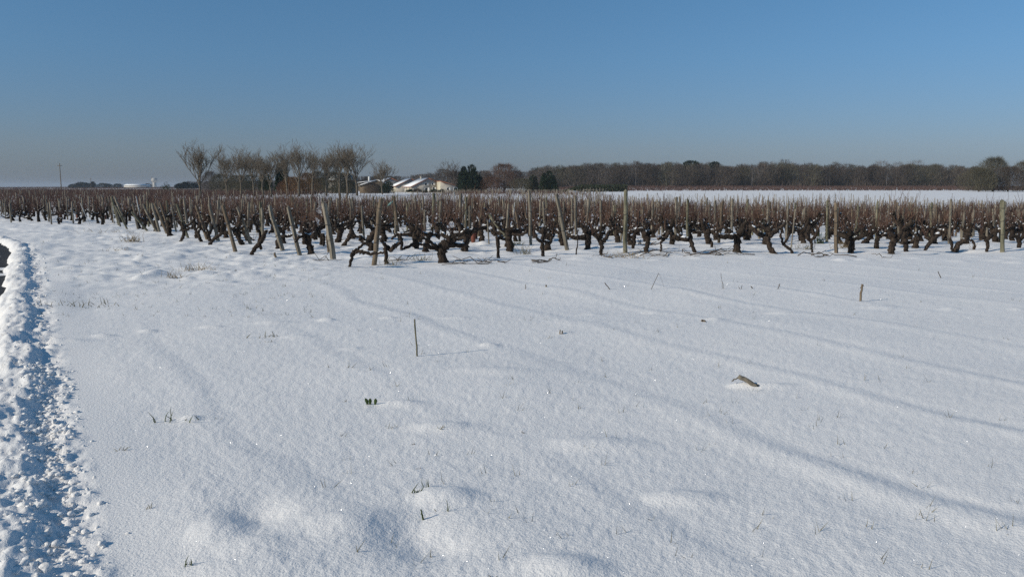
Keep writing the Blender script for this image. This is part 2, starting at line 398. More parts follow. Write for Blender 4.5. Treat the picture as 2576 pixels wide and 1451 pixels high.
def make_vine(root, lines, rng, ncane=2, cl=(.2, .6), snow=.6, far=False):
    """lines: list of (P, R); first is the trunk. Builds trunk, canes and snow parts under root"""
    tr, ca, sn = MB(), MB(), MB()
    for k, (P, R) in enumerate(lines):
        P, R = smoothline(P, R, 2 if far else 4)
        if not far:
            P = P + rng.normal(0, .008, P.shape); R = R * (1 + .16 * rng.uniform(-1, 1, len(R)))
        tr.tube(P, R, 6 if far else 9, .16, rng)
        if not far:
            for q in range(3, len(P) - 1, 3):          # burrs and spur stubs
                if rng.rand() < .45:
                    d = unit(rng.normal(size=3) + np.array([0, 0, .6])); l = R[q] + rng.uniform(.01, .045)
                    tr.tube([P[q], P[q] + d * l * .6, P[q] + d * l], [R[q] * .55, R[q] * .45, R[q] * .25], 6, .2, rng)
        if k or len(lines) == 1:
            canes(ca, P[-1], rng, rng.poisson(ncane), *cl)
            if rng.rand() < .5: canes(ca, P[len(P) // 2], rng, rng.poisson(ncane * .6), *cl)
            add_snow(sn, P, R, rng, snow)
        else:
            add_snow(sn, P[len(P) // 2:], R[len(P) // 2:], rng, snow * .6)
    out = [('trunk', tr, M['bark_far' if far else 'bark'])]
    if ca.n: out.append(('cane_spray', ca, M['cane']))
    if root is None:
        if sn.n: out.append(('snow_cap', sn, M['cap']))
        return out
    for nme, b, m in out:
        o = b.build(nme, m, root, smooth=nme != 'cane_spray')
        if nme == 'cane_spray': o['kind'] = 'stuff'
    for Vp, Tp in zip(sn.v, sn.t): link('snow_cap', mesh_np('snow_cap', Vp, Tp - Tp.min(), M['cap'], True), root)
FV = [  # crop key, label, canes, polylines of (x, y, r) in crop pixels
 ('g','oldest grapevine with the thickest shaggy trunk and arms reaching both ways',1,[[(1120,1362,54),(1115,1250,52),(1120,1170,60),(1180,1130,55),(1220,1050,42)],[(1080,1180,45),(1000,1190,28),(930,1150,24),(870,1130,16)],[(1040,1160,25),(960,1110,22),(930,1080,20),(890,1070,18),(862,1058,14)],[(1200,1130,45),(1280,1150,30),(1370,1150,24),(1400,1080,22),(1380,1020,18)],[(1220,1060,40),(1150,1040,28),(1115,1010,20)],[(1240,1040,35),(1330,1020,24),(1400,960,16)]]),
 ('b','low crawling grapevine whose limb lies along the snow behind the leaning front post',0,[[(1055,1315,22),(1085,1200,25),(1110,1060,28),(1200,1000,26),(1300,920,18),(1380,850,10)],[(1110,1120,20),(1200,1040,28),(1300,1060,38),(1420,1090,34),(1560,1070,22),(1640,1085,15)]]),
 ('b','short Y-shaped grapevine beside the leaning front post, snow in its fork',0,[[(1680,1265,34),(1680,1150,30),(1675,1000,38),(1680,920,40)],[(1670,930,30),(1620,890,26),(1600,840,18)],[(1700,960,35),(1760,1030,28),(1830,960,40),(1900,910,30),(1925,890,20)]]),
 ('b','grapevine with fat winding trunk behind the crawling vine',1,[[(1420,1035,50),(1430,950,50),(1350,900,45),(1270,850,55),(1230,800,35)],[(1380,900,45),(1420,800,50),(1480,730,40),(1540,690,25)]]),
 ('b','grapevine with cut pale stump foot leaning strongly over the snow',1,[[(950,955,30),(1010,870,30),(1060,780,38),(1090,700,35),(1060,640,25)],[(1090,740,25),(1170,800,22),(1250,800,15)]]),
 ('b','double-trunked grapevine behind the thick squared end post',1,[[(570,945,28),(580,840,32),(590,740,40)],[(620,950,26),(625,850,28),(600,760,30)],[(580,820,35),(500,740,28),(420,700,25),(350,650,22),(310,590,12)]]),
 ('b','slim-trunked grapevine with wide flat head between the end post and the leaning front post',2,[[(905,848,22),(915,760,22),(930,680,30),(890,620,30),(840,600,22)],[(930,680,22),(990,640,20),(1060,600,18),(1090,560,12)]]),
 ('b','tall knotted grapevine with split stake in it beside the oldest vine',1,[[(2210,1005,40),(2190,900,55),(2180,800,60),(2190,720,40)],[(2170,930,30),(2090,950,26),(2000,1000,24),(1975,1060,20),(1965,1115,14)],[(2220,780,35),(2250,660,30),(2270,590,20)],[(2240,930,22),(2330,930,26),(2420,970,24)]]),
 ('b','arched grapevine with snow streak down its trunk behind the Y-shaped vine',1,[[(1945,1008,24),(1950,880,26),(1900,760,35),(1830,790,22),(1760,840,14)],[(1920,750,30),(2020,760,28),(2120,740,20)]]),
 ('g','thin upright young grapevine with T-shaped head',0,[[(1790,1308,18),(1790,1200,19),(1785,1090,22),(1780,1060,26)],[(1780,1060,20),(1830,1055,20),(1870,1080,16)]]),
 ('g','grapevine with long level snow-topped arms beside the fallen log post',1,[[(1890,1168,32),(1910,1080,32),(1920,1030,30),(1950,980,30)],[(1920,1020,28),(1800,1010,26),(1730,1010,24),(1705,960,14)],[(1960,1010,26),(2060,1020,22),(2120,1000,18),(2150,960,14)]]),
 ('g','cup-shaped grapevine with snow on its raised arms',1,[[(2335,1288,20),(2325,1180,22),(2325,1110,26)],[(2320,1110,22),(2270,1080,18),(2240,1030,14)],[(2325,1110,26),(2330,1010,24),(2345,930,20)],[(2350,1100,24),(2420,1120,22),(2435,1060,18)]]),
 ('c','broad grapevine with stout trunk and long arm drooping toward the leaning round post',2,[[(630,1098,50),(650,980,50),(640,880,60),(600,810,55)],[(600,870,45),(480,900,38),(370,880,38),(310,830,30),(290,790,20)],[(640,800,45),(560,720,35),(520,660,25)],[(680,830,45),(760,780,50),(820,760,35)]]),
 ('c','small Y-shaped grapevine next to the tall straight post',1,[[(865,1198,28),(880,1080,32),(880,990,40),(880,960,42)],[(850,970,26),(780,890,22),(720,830,18)],[(910,960,38),(970,890,38),(990,820,30),(1050,780,22),(1110,720,16)]]),
 ('c','pencil-thin young grapevine sapling with bare stem',1,[[(445,1192,12),(460,1000,10),(475,800,9),(480,780,8)]]),
 ('c','bent-necked grapevine just behind the tall straight post',1,[[(1415,1088,24),(1440,980,26),(1440,860,32),(1500,790,34),(1560,760,30)],[(1430,900,30),(1360,880,26),(1320,830,22)]]),
 ('c','upright grapevine with heavy head above a heap of prunings',2,[[(1640,1138,34),(1660,1020,38),(1670,890,45),(1640,820,50)],[(1650,830,40),(1570,770,40),(1500,760,20)],[(1690,840,35),(1740,780,28),(1800,740,20)]]),
 ('c','spindly-footed grapevine with swollen twisted head',2,[[(1890,1143,16),(1890,1040,16),(1890,980,18),(1930,930,35),(2000,850,32),(2050,770,25)],[(1900,900,30),(1840,930,18)],[(1920,870,28),(1980,800,26),(1950,720,18)]]),
 ('d','arched grapevine stooping low with snow along its bent trunk',1,[[(330,1152,30),(300,1050,32),(260,950,40),(190,930,45),(80,920,48),(0,890,42),(-60,850,30)],[(120,890,30),(60,800,24),(20,720,22)]]),
 ('d','massive dark grapevine with one long level arm above the largest brush pile',1,[[(1050,1158,55),(1060,1040,55),(1050,930,60),(1040,860,70)],[(1000,870,50),(850,880,42),(740,870,38),(680,830,30),(660,780,20)],[(1080,830,55),(1150,760,50),(1180,670,40),(1250,640,18)],[(960,820,45),(900,760,35),(830,720,24)]]),
 ('d','wide V-shaped grapevine with snow in its crotch and slanting foot',1,[[(1690,1168,45),(1620,1080,38),(1590,970,45),(1570,880,60)],[(1540,880,55),(1420,820,45),(1320,740,40),(1270,700,25)],[(1610,860,45),(1700,800,40),(1800,730,32),(1880,640,22)]]),
 ('d','zigzag grapevine lying nearly on the snow before rising',1,[[(2000,1168,24),(1960,1090,24),(1880,1040,22),(1860,1000,20),(1910,920,20),(1960,830,16)],[(1850,1040,18),(1820,930,18),(1800,830,20)]]),
 ('d','slender grapevine hung with rusty dry canes',4,[[(2345,1158,16),(2330,1060,18),(2320,960,26),(2260,900,30),(2230,800,22)],[(2330,930,26),(2400,860,26),(2440,760,18)]]),
 ('e','stocky grapevine with snow lumps on its head beside the brown squared post',1,[[(920,1233,50),(930,1110,55),(940,1000,65)],[(920,980,50),(800,930,50),(720,900,45),(680,840,30)],[(950,930,45),(900,840,40),(820,800,25)],[(980,980,45),(1080,950,40),(1180,900,35),(1250,880,26)]]),
 ('e','barrel-trunked grapevine with snow streak on its shoulder',1,[[(1640,1253,60),(1660,1120,58),(1700,1020,65),(1720,940,55)],[(1680,980,45),(1580,920,38),(1500,900,25)],[(1700,930,45),(1640,850,35),(1580,800,22)],[(1760,980,40),(1820,900,35),(1850,820,25)]]),
 ('e','dark rounded grapevine stump casting a long blue shadow',1,[[(1925,1208,34),(1920,1120,45),(1900,1030,50),(1870,950,30)],[(1960,1050,35),(2030,1020,30),(2070,960,20)]]),
 ('e','grapevine with lighter brown trunk just behind the dark rounded stump',2,[[(2085,1143,48),(2110,1040,50),(2130,950,45)],[(2130,950,35),(2060,880,30),(2000,850,22)],[(2150,940,35),(2220,880,28)]]),
 ('f','slanting grapevine tangled with upright tan canes',4,[[(1215,1278,16),(1250,1220,24),(1320,1140,30),(1380,1090,24),(1420,1060,18)],[(1300,1150,22),(1220,1100,22)]]),
 ('f','grapevine with two feet and looping arms between far posts of the front row',2,[[(1590,1293,28),(1620,1200,28),(1690,1160,32),(1720,1110,28),(1770,1080,24)],[(1550,1293,16),(1545,1200,16),(1530,1130,14)],[(1770,1140,16),(1815,1180,15),(1810,1290,14)]]),
 ('f','narrow upright grapevine with small fist-like head',1,[[(1970,1293,16),(1975,1200,20),(1960,1130,26)],[(1960,1130,22),(1900,1090,20)],[(1980,1140,22),(2030,1090,22)]]),
 ('f','grapevine with crooked arms just past the thick fuzzy post',2,[[(2350,1253,24),(2360,1170,28),(2330,1110,24),(2230,1110,18)],[(2370,1150,24),(2418,1100,22)]]),
 ('a','S-curved grapevine between leaning end posts',1,[[(880,808,26),(850,740,22),(820,660,24),(770,570,26),(770,480,24)],[(820,640,16),(860,560,20),(850,470,18)]]),
 ('a','squat grapevine with root-like foot at the farthest thick leaning posts',1,[[(330,703,34),(330,620,40),(320,520,40),(280,440,25)],[(360,680,22),(420,700,14),(470,715,10)],[(340,560,26),(390,500,20)]]),
 ('a','grapevine leaning against a slanted post with blue shadow behind',1,[[(520,803,20),(560,720,22),(580,640,30),(570,550,32),(540,480,22)],[(580,600,25),(650,580,24),(680,560,18)]]),
 ('a','grapevine with lichened limb crawling across two leaning posts',1,[[(1030,858,28),(1060,800,26),(1150,720,28),(1240,650,28),(1320,640,30),(1380,670,20)],[(1240,650,20),(1230,560,24),(1250,450,26)]]),
 ('a','grapevine kneeling behind the splintered end post',1,[[(1570,823,26),(1530,740,28),(1540,650,26),(1500,620,22),(1440,560,20)],[(1560,640,22),(1650,690,22),(1720,740,20),(1790,780,12)]]),
 ('a','reddish-footed leaning grapevine with a long diagonal stem',1,[[(1740,1028,34),(1790,930,36),(1860,860,40),(1920,770,36),(1960,680,32),(2000,610,26)],[(1880,800,28),(1880,640,24),(1810,520,24),(1750,400,16)],[(1900,930,24),(1890,860,26)]]),
 ('a','grapevine with one outstretched arm behind the flat weathered end post',1,[[(2190,913,36),(2190,800,36),(2240,720,34),(2330,710,26),(2420,700,22),(2445,670,12)]]),
]
for vi, (key, label, nc, polys) in enumerate(FV):
    rng = np.random.RandomState(100 + vi); u0, k, v0 = CONV[key]
    bx, by, _ = polys[0][0]; base = G(u0 + k * bx, v0 + k * by - .5); y0 = base.y; mpp = y0 / F
    root = empty('grapevine', base); tag(root, label, 'grapevine'); PLACED.append((base.x, base.y))
    lines = []
    for pi, pl in enumerate(polys):
        P, R = [], []; off = rng.uniform(-.10, .10) if pi else 0; drift = rng.uniform(-.16, .16) if pi else rng.uniform(-.05, .05)
        for qi, (cx, cy, cr) in enumerate(pl):
            y = y0 + (off + drift * qi * .6 if pi else drift * qi * .5) + rng.uniform(-.02, .02)
            p = at(u0 + k * cx, v0 + k * cy, y); P.append(np.array(p - base)); R.append(cr * k * mpp)
        if pi == 0:
            P.insert(0, P[0] + np.array([rng.uniform(-.02, .02), 0, -.12])); R.insert(0, R[0] * 1.25); R[1] *= 1.1
        lines.append((np.array(P), np.array(R)))
    make_vine(root, lines, rng, nc, (.15, .55), .62)
def rand_vine(seed, far=False):
    rng = np.random.RandomState(seed); h = rng.uniform(.30, .48); r0 = rng.uniform(.05, .085)
    lean = rng.normal(0, .16); P = [(0, 0, -.12)]; n = 5
    ph, am = rng.uniform(0, 6), rng.uniform(.01, .05)
    for i in range(n):
        t = i / (n - 1); P.append((lean * t * h + am * math.sin(ph + 4 * t), am * math.cos(ph + 3 * t) * .7, h * t))
    R = [r0 * 1.2] + [r0 * (1.15 - .35 * math.sin(math.pi * (i / (n - 1)))) for i in range(n)]
    lines = [(np.array(P), np.array(R))]; head = np.array(P[-1])
    for a in range(rng.randint(3, 6)):
        side = -1 if a % 2 else 1; az = rng.normal(0, .55) + (0 if side > 0 else math.pi)
        L = rng.uniform(.22, .50); d = np.array([math.cos(az), math.sin(az), rng.uniform(-.15, .55)]); q = [head - np.array([0, 0, rng.uniform(0, .1)])]
        for _ in range(4):
            d = unit(d + rng.normal(0, .32, 3) + np.array([0, 0, .18])); q.append(q[-1] + d * L / 4)
        ra = r0 * rng.uniform(.45, .7); lines.append((np.array(q), ra * np.array([1.2, 1, .95, .85, .6]) * rng.uniform(.85, 1.1, 5)))
        if not far and rng.rand() < .6:
            d2 = unit(d + np.array([rng.normal(0, .5), rng.normal(0, .5), .8])); q2 = [q[3], q[3] + d2 * .07, q[3] + d2 * .15 + rng.normal(0, .02, 3)]
            lines.append((np.array(q2), ra * np.array([.8, .7, .4])))
    return lines
ORD = ['front','second','third','fourth','fifth','sixth','seventh','eighth','ninth','tenth','eleventh','twelfth','thirteenth','fourteenth'] + ['far back'] * 20
LAB = 'bare gnarled grapevine standing in the %s vine row from the open snow'
protos = []
for s in range(14):
    rng = np.random.RandomState(900 + s); parts = make_vine(None, rand_vine(300 + s), rng, 3.6 if s % 3 else 1.7, (.15, .72), .75)
    protos.append([(n_, b.mesh(n_, m_, n_ != 'cane_spray')) for n_, b, m_ in parts])
fprotos = []
for s in range(10):
    rng = np.random.RandomState(1200 + s); parts = make_vine(None, rand_vine(500 + s, True), rng, 4.2, (.2, .72), .6, True)
    fprotos.append({n_: b.arrays() for n_, b, m_ in parts})
RSP = 1.75
def y_row(k, x): return 18.3 + .12 * x + RSP * k
def row_left(k):
    xs = np.arange(30, -46, -.1); ys = y_row(k, xs); lim = np.interp(ys, [16.3, 29, 36, 40.0, 41.0], [-3.3, -12.7, -17.6, -25.0, -60])
    bad = np.nonzero(xs < lim)[0]
    return max(float(xs[bad[0]]) if len(bad) else -46, -.67 * (18.3 + RSP * k) - 1)
spots = []
rv = np.random.RandomState(11)
for k in range(0, 26):
    ymid = 18.3 + RSP * k
    xl = row_left(k); xr = .70 * ymid + 2
    for x in np.arange(xl + rv.uniform(0, .6), xr, .98):
        x = x + rv.normal(0, .12); y = y_row(k, x) + rv.normal(0, .10)
        if rv.rand() < .07 or abs(x / y) > .67: continue
        if k < 3 and any((x - a) ** 2 + ((y - b) * .6) ** 2 < .62 for a, b in PLACED): continue
        if k < 1 and x < 13: continue
        spots.append((x, y, k))
spots.sort(key=lambda q: q[0] ** 2 + q[1] ** 2)
near_n = 300 - len(FV)
for i, (x, y, k) in enumerate(spots[:near_n]):
    root = empty('grapevine', (x, y, zat(x, y)), rv.normal(0, .35) + (math.pi if rv.rand() < .5 else 0)); s = rv.uniform(.85, 1.25); root.scale = (s, s, s * rv.uniform(.9, 1.12))
    tag(root, LAB % ORD[k], 'grapevine', 'grapevines in the %s row' % ORD[k])
    for n_, me in protos[rv.randint(len(protos))]:
        o = link(n_, me, root)
        if n_ != 'trunk': o['kind'] = 'stuff'
acc = {'trunk': MB(), 'cane_spray': MB(), 'snow_cap': MB()}
for x, y, k in spots[near_n:]:
    fp = fprotos[rv.randint(len(fprotos))]; a = rv.uniform(0, 6.28); c, s_ = math.cos(a), math.sin(a); sc_ = rv.uniform(.85, 1.25); z = zat(x, y)
    for n_, (V, T) in fp.items():
        W = np.stack([(V[:, 0] * c - V[:, 1] * s_) * sc_ + x, (V[:, 0] * s_ + V[:, 1] * c) * sc_ + y, V[:, 2] * sc_ + z], 1); acc[n_].add(W, T)
fr = empty('far_grapevines', (0, 50, 0)); tag(fr, 'mass of small bare grapevines in the back rows of the plot', 'vineyard', kind='stuff')
for n_, m_ in (('trunk', 'bark_far'), ('cane_spray', 'cane_far'), ('snow_cap', 'cap')):
    o = acc[n_].build({'trunk': 'vine_trunks', 'cane_spray': 'vine_canes', 'snow_cap': 'vine_snow'}[n_], M[m_]); o['kind'] = 'stuff'
    o.parent = fr; o.matrix_parent_inverse = Matrix.Translation((0, -50, 0))
# ------------------------------------------------------------------ vineyard posts
def post_mesh(h, lean_vec, r, rng, square=False, m='post', below=.25):
    mb = MB(); n = 4 if square else 10
    top = np.array(lean_vec); k = 7; P = [top * (t if t >= 0 else t) for t in np.linspace(-below / max(h, .1), 1, k)]
    P = np.array(P) + rng.normal(0, r * .10, (k, 3)) * np.array([1, 1, 0]); R = r * np.linspace(1.08, .92, k) * (1 + rng.uniform(-.06, .06, k))
    mb.tube(P, R * (1.25 if square else 1), n, .05, rng)
    # chipped top
    d = unit(top); a = rng.uniform(0, 6.28)
    off = np.array([math.cos(a), math.sin(a), 0]) * r * .35
    mb.tube([top - d * .05 + off, top + d * .01 + off * .9, top + d * rng.uniform(.02, .05) + off * .8], [r * .6, r * .55, r * .2], 6, .2, rng)
    me = mb.mesh('shaft', M[m], True)
    try: me.set_sharp_from_angle(angle=math.radians(40))
    except Exception: pass
    return me
def tie(root, t, lean, r, rng):
    mb = MB(); c = np.array(lean) * t; d = unit(np.array(lean)); a = unit(np.cross(d, [0, 1, 0])); b = np.cross(a, d); tilt = rng.uniform(-.5, .5)
    th = np.linspace(0, 2 * np.pi, 13); P = c[None] + r * 1.12 * (np.cos(th)[:, None] * a + np.sin(th)[:, None] * b) + np.cos(th)[:, None] * tilt * r * d
    mb.tube(P, np.full(13, .006), 4, cap=False); mb.build('wire_tie', M['wire'], root)
FP = [ # u base, v base, u top, v top, width px, mat, square, label
 (839,652,815.5,512,13,'post',1,'thick squared wooden end post leaning outward with wire bands'),
 (754,641.5,726,521,9.5,'post',1,'weathered end post leaning next to the thick squared one'),
 (711,630.5,678,518.5,10,'post',1,'flat weathered end post half dark on its shaded face'),
 (631,614,599,520.6,8,'post',1,'slim leaning end post with a snow streak behind it'),
 (593,633,559,517,11,'post_brown',0,'splintered leaning end post broken near its foot'),
 (549,605.6,524,514,9.5,'post',0,'straight-grained leaning end post with flat cut top'),
 (521,603,492,518,8,'post_brown',0,'leaning end post with dry canes tied to it'),
 (443,583,433,515.5,5,'post',0,'thin nearly upright end stake among leaning end posts'),
 (462,575,446,528,5,'post_brown',0,'short leaning stake behind the S-curved vine'),
 (420,586,390.6,512.6,8,'post_brown',0,'dark leaning end post at the squat root-footed vine'),
 (401.6,583,382,512,7,'post',0,'pale leaning end post beside the dark one'),
 (394,582,359,514.7,7,'post',0,'steeply leaning grey end post'),
 (357.5,564,340.6,494,3,'stake_white',0,'thin pale leaning stake at the edge of the rows'),
 (316,559,286,494,6,'post',0,'leaning post along the far edge row ends'),
 (300,567,281,496,7,'post_green',0,'thick greenish post along the far edge row ends'),
 (287,562,268,498,5,'post_brown',0,'dark slim post along the far edge row ends'),
 (941.6,667,955.6,502,14,'post_brown',0,'stout round front post leaning inward, bark peeled to tan wood'),
 (827,634,825,593,8,'post_brown',0,'short broken stub post tucked behind the thick squared end post'),
 (889,574,887,497,6.5,'post',0,None),(854,566,854,487,5,'post_brown',0,None),(991,574,991,494,6,'post_green',0,'upright post with a teal plastic strip hanging from it'),
 (1090.5,576,1090.5,487,9,'post_green',0,'thick upright greenish post behind the oldest vine'),(1046,566,1046,494,5.5,'post',0,None),
 (804.5,544,801.5,487,2.4,'stake_white',0,None),(932.7,569,940,494,5,'post',0,None),(785,549,785,497,5,'post',0,None),(872,541,873.7,487,5,'post',0,None),
 (1044.7,588,1050.6,547,5.5,'post_brown',0,'split leaning stake stuck in the tall knotted vine'),
 (1157.4,590,1158.4,487.7,9.5,'post',0,'thick pale upright post behind the oldest vine, near white stakes'),
 (1125,540,1125,490,1.8,'stake_white',0,None),(1142.4,543,1141.8,483.5,2.2,'stake_white',0,None),
 (1191.7,565,1192.8,500,5.5,'post',0,None),(1336,615.7,1331,480.4,8.5,'post',0,'tall straight post beside the snow-armed vine'),
 (1377,566,1374,498,5.5,'post_green',0,None),(1290.6,617,1232,541.8,11,'post_green',0,'fallen log post leaning diagonally through a vine'),
 (1230,612.5,1227,556,4,'post',0,'thin grey stake beside the fallen log post'),
 (1426.5,629,1400,490,10.5,'post',0,'round leaning post with tan wood next to the broad vine'),
 (1572.5,635.7,1575.4,479.5,11.5,'post_green',0,'tallest straight greenish post in the front row'),
 (1591,574.6,1593,494,2.2,'stake_white',0,None),(1599,565,1601,511,8,'post',0,None),(1699,600,1702,496.5,8,'post',0,None),(1707.3,566,1709.5,495,6,'post',0,None),
 (1512,595,1510.6,514,5,'post',0,None),(1535,560,1535,496.5,4,'post',0,None),(1808,611,1816,507,8,'post_brown',0,'crooked brown post hung with canes left of the brush pile vine'),
 (1931,593,1932.7,505,8,'post',0,'upright pale post standing in the wide V-shaped vine'),(1989.4,626,1999.7,527,4,'post',0,'thin pale stake leaning beside the zigzag vine'),
 (1879.6,565,1881,502,7,'post_green',0,None),(1776,566,1779,498,5,'post',0,None),(2080,609,2081.5,505.7,7.5,'post_green',0,'greenish post just behind the brown squared post'),
 (2103.6,636.8,2100,511,8,'post_brown',1,'brown squared post next to the stocky snow-headed vine'),
 (2202.8,619,2205.6,508.5,6.5,'post_green',0,'yellow-green lichened post in the second row'),(2258,575,2260,510,5,'post',0,None),
 (2521.5,634.3,2525.6,506,10.5,'post_green',0,'thick fuzzy lichen-covered post at the end of view'),(2341,592,2345.6,510.5,7,'post_green',0,None),
 (2418,605,2424.7,535,6.5,'post',0,None),(2289,575,2291,515,5,'post',0,None),(2450,590,2452,512,5,'post',0,None),
]
POSTS = []
for i, (ub, vb, ut, vt, wpx, m, sq, label) in enumerate(FP):
    rng = np.random.RandomState(40 + i); b = G(ub, vb); t = at(ut, vt, b.y); lean = np.array(t - b); h = np.linalg.norm(lean); r = wpx * .45 * b.y / F
    root = empty('vineyard_post', b)
    if label: tag(root, label, 'post')
    elif m == 'stake_white': tag(root, 'thin white stake standing among the brown vine rows', 'stake', 'white stakes among the vines')
    else: tag(root, 'upright weathered post in the second and third vine rows', 'post', 'posts in the second and third rows')
    if m == 'stake_white': root.name = 'white_stake'
    lean[1] += rng.uniform(-.08, .08)
    link('shaft', post_mesh(h, lean, r, rng, bool(sq), m), root)
    if label and r > .03:
        for q in (.35, .62, .86)[:rng.randint(2, 4)]: tie(root, q, lean, r * (1.35 if sq else 1.05), rng)
    PLACED.append((b.x, b.y)); POSTS.append((b.x, b.y))
pp = []
for s in range(8):
    rng = np.random.RandomState(70 + s); pp.append(post_mesh(1.2, (rng.normal(0, .05), rng.normal(0, .04), 1.2), rng.uniform(.03, .045), rng, False, ['post','post','post_green','post_brown','post','post_green','post','post'][s]))
wp = post_mesh(1.2, (.02, 0, 1.2), .013, np.random.RandomState(4), False, 'stake_white')
far_posts = []; cnt = 0; rp = np.random.RandomState(12); cand = []
for k in range(1, 26):
    ymid = 18.3 + RSP * k; xl = row_left(k); xr = .68 * ymid + 2; x = xl
    while x < xr:
        cand.append((x, y_row(k, x) + rp.normal(0, .08), k, x == xl)); x += rp.uniform(.95, 2.1)
cand.sort(key=lambda q: q[0] ** 2 + q[1] ** 2)
for x, y, k, end in cand:
    if abs(x / y) > .67: continue
    if y < 29 and x > -14 and any((x - a) ** 2 + (y - b) ** 2 < .8 for a, b in POSTS): continue
    if y < 23.2: continue
    z = zat(x, y); sc_ = rp.uniform(.72, 1.08); lean = (-.30 + rp.normal(0, .12)) if end else rp.normal(0, .05)
    if cnt < 240:
        me = wp if rp.rand() < .06 else pp[rp.randint(len(pp))]
        o = link('white_stake' if me is wp else 'vineyard_post', me, None, (x, y, z)); o.scale = (1, 1, sc_); o.rotation_euler = (rp.normal(0, .04), lean, rp.uniform(0, 6))
        if end: o.rotation_euler = (0, lean, rp.normal(0, .4))
        if me is wp: tag(o, 'thin white stake standing among the brown vine rows', 'stake', 'white stakes among the vines')
        elif end: tag(o, 'leaning grey post at the road-side end of a back row', 'post', 'leaning end posts of the back rows')
        else: tag(o, 'slim weathered post standing in the %s vine row from the open snow' % ORD[k], 'post', 'posts in the %s row' % ORD[k])
        cnt += 1
    else: far_posts.append((x, y, z, sc_))
# wires along the first rows
for k in (0, 1, 2, 3):
    for hz in (.62, 1.02):
        x0 = (-3.3 - .78 * (2 * k + 2)) / 1.094 if k else -2; xs = np.arange(x0, 17 + k, .8)
        P = [(x, y_row(k, x), zat(x, y_row(k, x)) * .3 + float(Z(np.array([x]), np.array([y_row(k, x)]), False)[0]) * .7 + hz + .02 * math.sin(x * 2.1 + k)) for x in xs]
        mb = MB(); mb.tube(P, np.full(len(P), .0028), 3, cap=False); o = mb.build('trellis_wire', M['wire'])
        tag(o, 'thin trellis wire strung along the vine rows', 'wire', 'trellis wires along the rows')
# far posts and plots beyond: stuff
mb = MB(); rng = np.random.RandomState(13)
V0, T0 = None, None
t_ = MB(); t_.tube([(0, 0, -.1), (0, 0, 1.15)], [.04, .035], 5); V0, T0 = t_.arrays()
for x, y, z, s in far_posts: mb.add(V0 * [1, 1, s] + [x, y, z], T0)
for x in np.arange(2, 46, 1.7):
    for y in np.arange(65, 104, 3.0):
        if rng.rand() < .7: mb.add(V0 * [1, 1, rng.uniform(.75, 1.0)] + [x + rng.normal(0, .2), y + rng.normal(0, .2), float(Z(np.array([x]), np.array([y]), False)[0])], T0)
for x in np.arange(-150, -22, 4.5):
    for y in np.arange(63, 180, 5.0):
        if abs(x) < .68 * y and rng.rand() < .7 and not (-40 < x and y > 88): mb.add(V0 * [1, 1, rng.uniform(.8, 1.1)] + [x + rng.normal(0, .3), y + rng.normal(0, .3), 0], T0)
for x in np.arange(-15, 15, 2.4):
    for y in np.arange(103, 236, 4.0):
        if rng.rand() < .7: mb.add(V0 * [1, 1, rng.uniform(.8, 1.05)] + [x + rng.normal(0, .3), y + rng.normal(0, .3), float(Z(np.array([x]), np.array([y]), False)[0])], T0)
o = mb.build('far_posts', M['post']); tag(o, 'many small pale posts in the vine plots far behind', 'posts', kind='stuff')
def cane_field(name, label, boxes, m, nb, hl, wd, seed):
    rng = np.random.RandomState(seed); mb = MB()
    for x0, x1, y0, y1, dx, dy in boxes:
        gx, gy = np.meshgrid(np.arange(x0, x1, dx), np.arange(y0, y1, dy)); gx = gx.ravel() + rng.normal(0, dx * .3, gx.size); gy = gy.ravel() + rng.normal(0, .12, gy.size)
        keep = (np.abs(gx) < .70 * gy) & (rng.rand(gx.size) > .05); gx, gy = gx[keep], gy[keep]; gz = Z(gx, gy, False)
        X = np.repeat(gx, nb) + rng.normal(0, dx * .28, gx.size * nb); Y = np.repeat(gy, nb) + rng.normal(0, .12, gx.size * nb); Zz = np.repeat(gz, nb)
        n = len(X); d = np.stack([rng.normal(0, .25, n), rng.normal(0, .25, n), np.ones(n)], 1)
        low = rng.uniform(0, .35, n)
        mb.blades(np.stack([X, Y, Zz + low], 1), d, rng.uniform(*hl, n), rng.uniform(wd * .6, wd * 1.4, n) * (1 + Y / 160), rng)
    o = mb.build(name, M[m]); tag(o, label, 'vineyard', kind='stuff')
cane_field('red_vine_field', 'wide field of reddish bare vines spreading to the horizon', [(-70,-20,64,90,1.0,1.8),(-130,-40,90,180,1.4,2.2),(-300,-62,180,430,2.6,3.6),(-760,-250,430,1100,6.0,9.0),(-1750,-300,1100,2600,16,26)], 'cane_far', 12, (.5, 1.0), .026, 21)
cane_field('brown_vine_band', 'band of brown vines between the plot and the snowy meadow', [(-22,8,62,84,1.1,1.9)], 'cane_far', 12, (.4,.85), .018, 22)
cane_field('grey_vine_plot', 'sparse greyish vine plot with snow showing between rows', [(6,50,62,100,1.3,3.0)], 'cane_tan', 4, (.4,.9), .014, 23)
cane_field('far_red_vines', 'strip of dark red vines in front of the wood', [(12,300,325,440,2.0,4.5)], 'cane_far', 11, (.6,1.2), .05, 24)
cane_field('young_vine_rows', 'short dark vine stumps in the snow behind the tree row', [(-58,-24,92,150,1.3,2.6)], 'bark_far', 2, (.25,.6), .03, 25)
cane_field('back_vine_plot', 'thin brown vine plot reaching back to the dark conifers', [(-15,15,100,236,1.3,3.0)], 'cane_far', 5, (.4,.9), .022, 27)
cane_field('tan_grass_edge', 'fringe of tan dry canes along the back of the vineyard', [(8,46,58,63.5,.35,.8)], 'cane_tan', 6, (.3,.75), .012, 26)
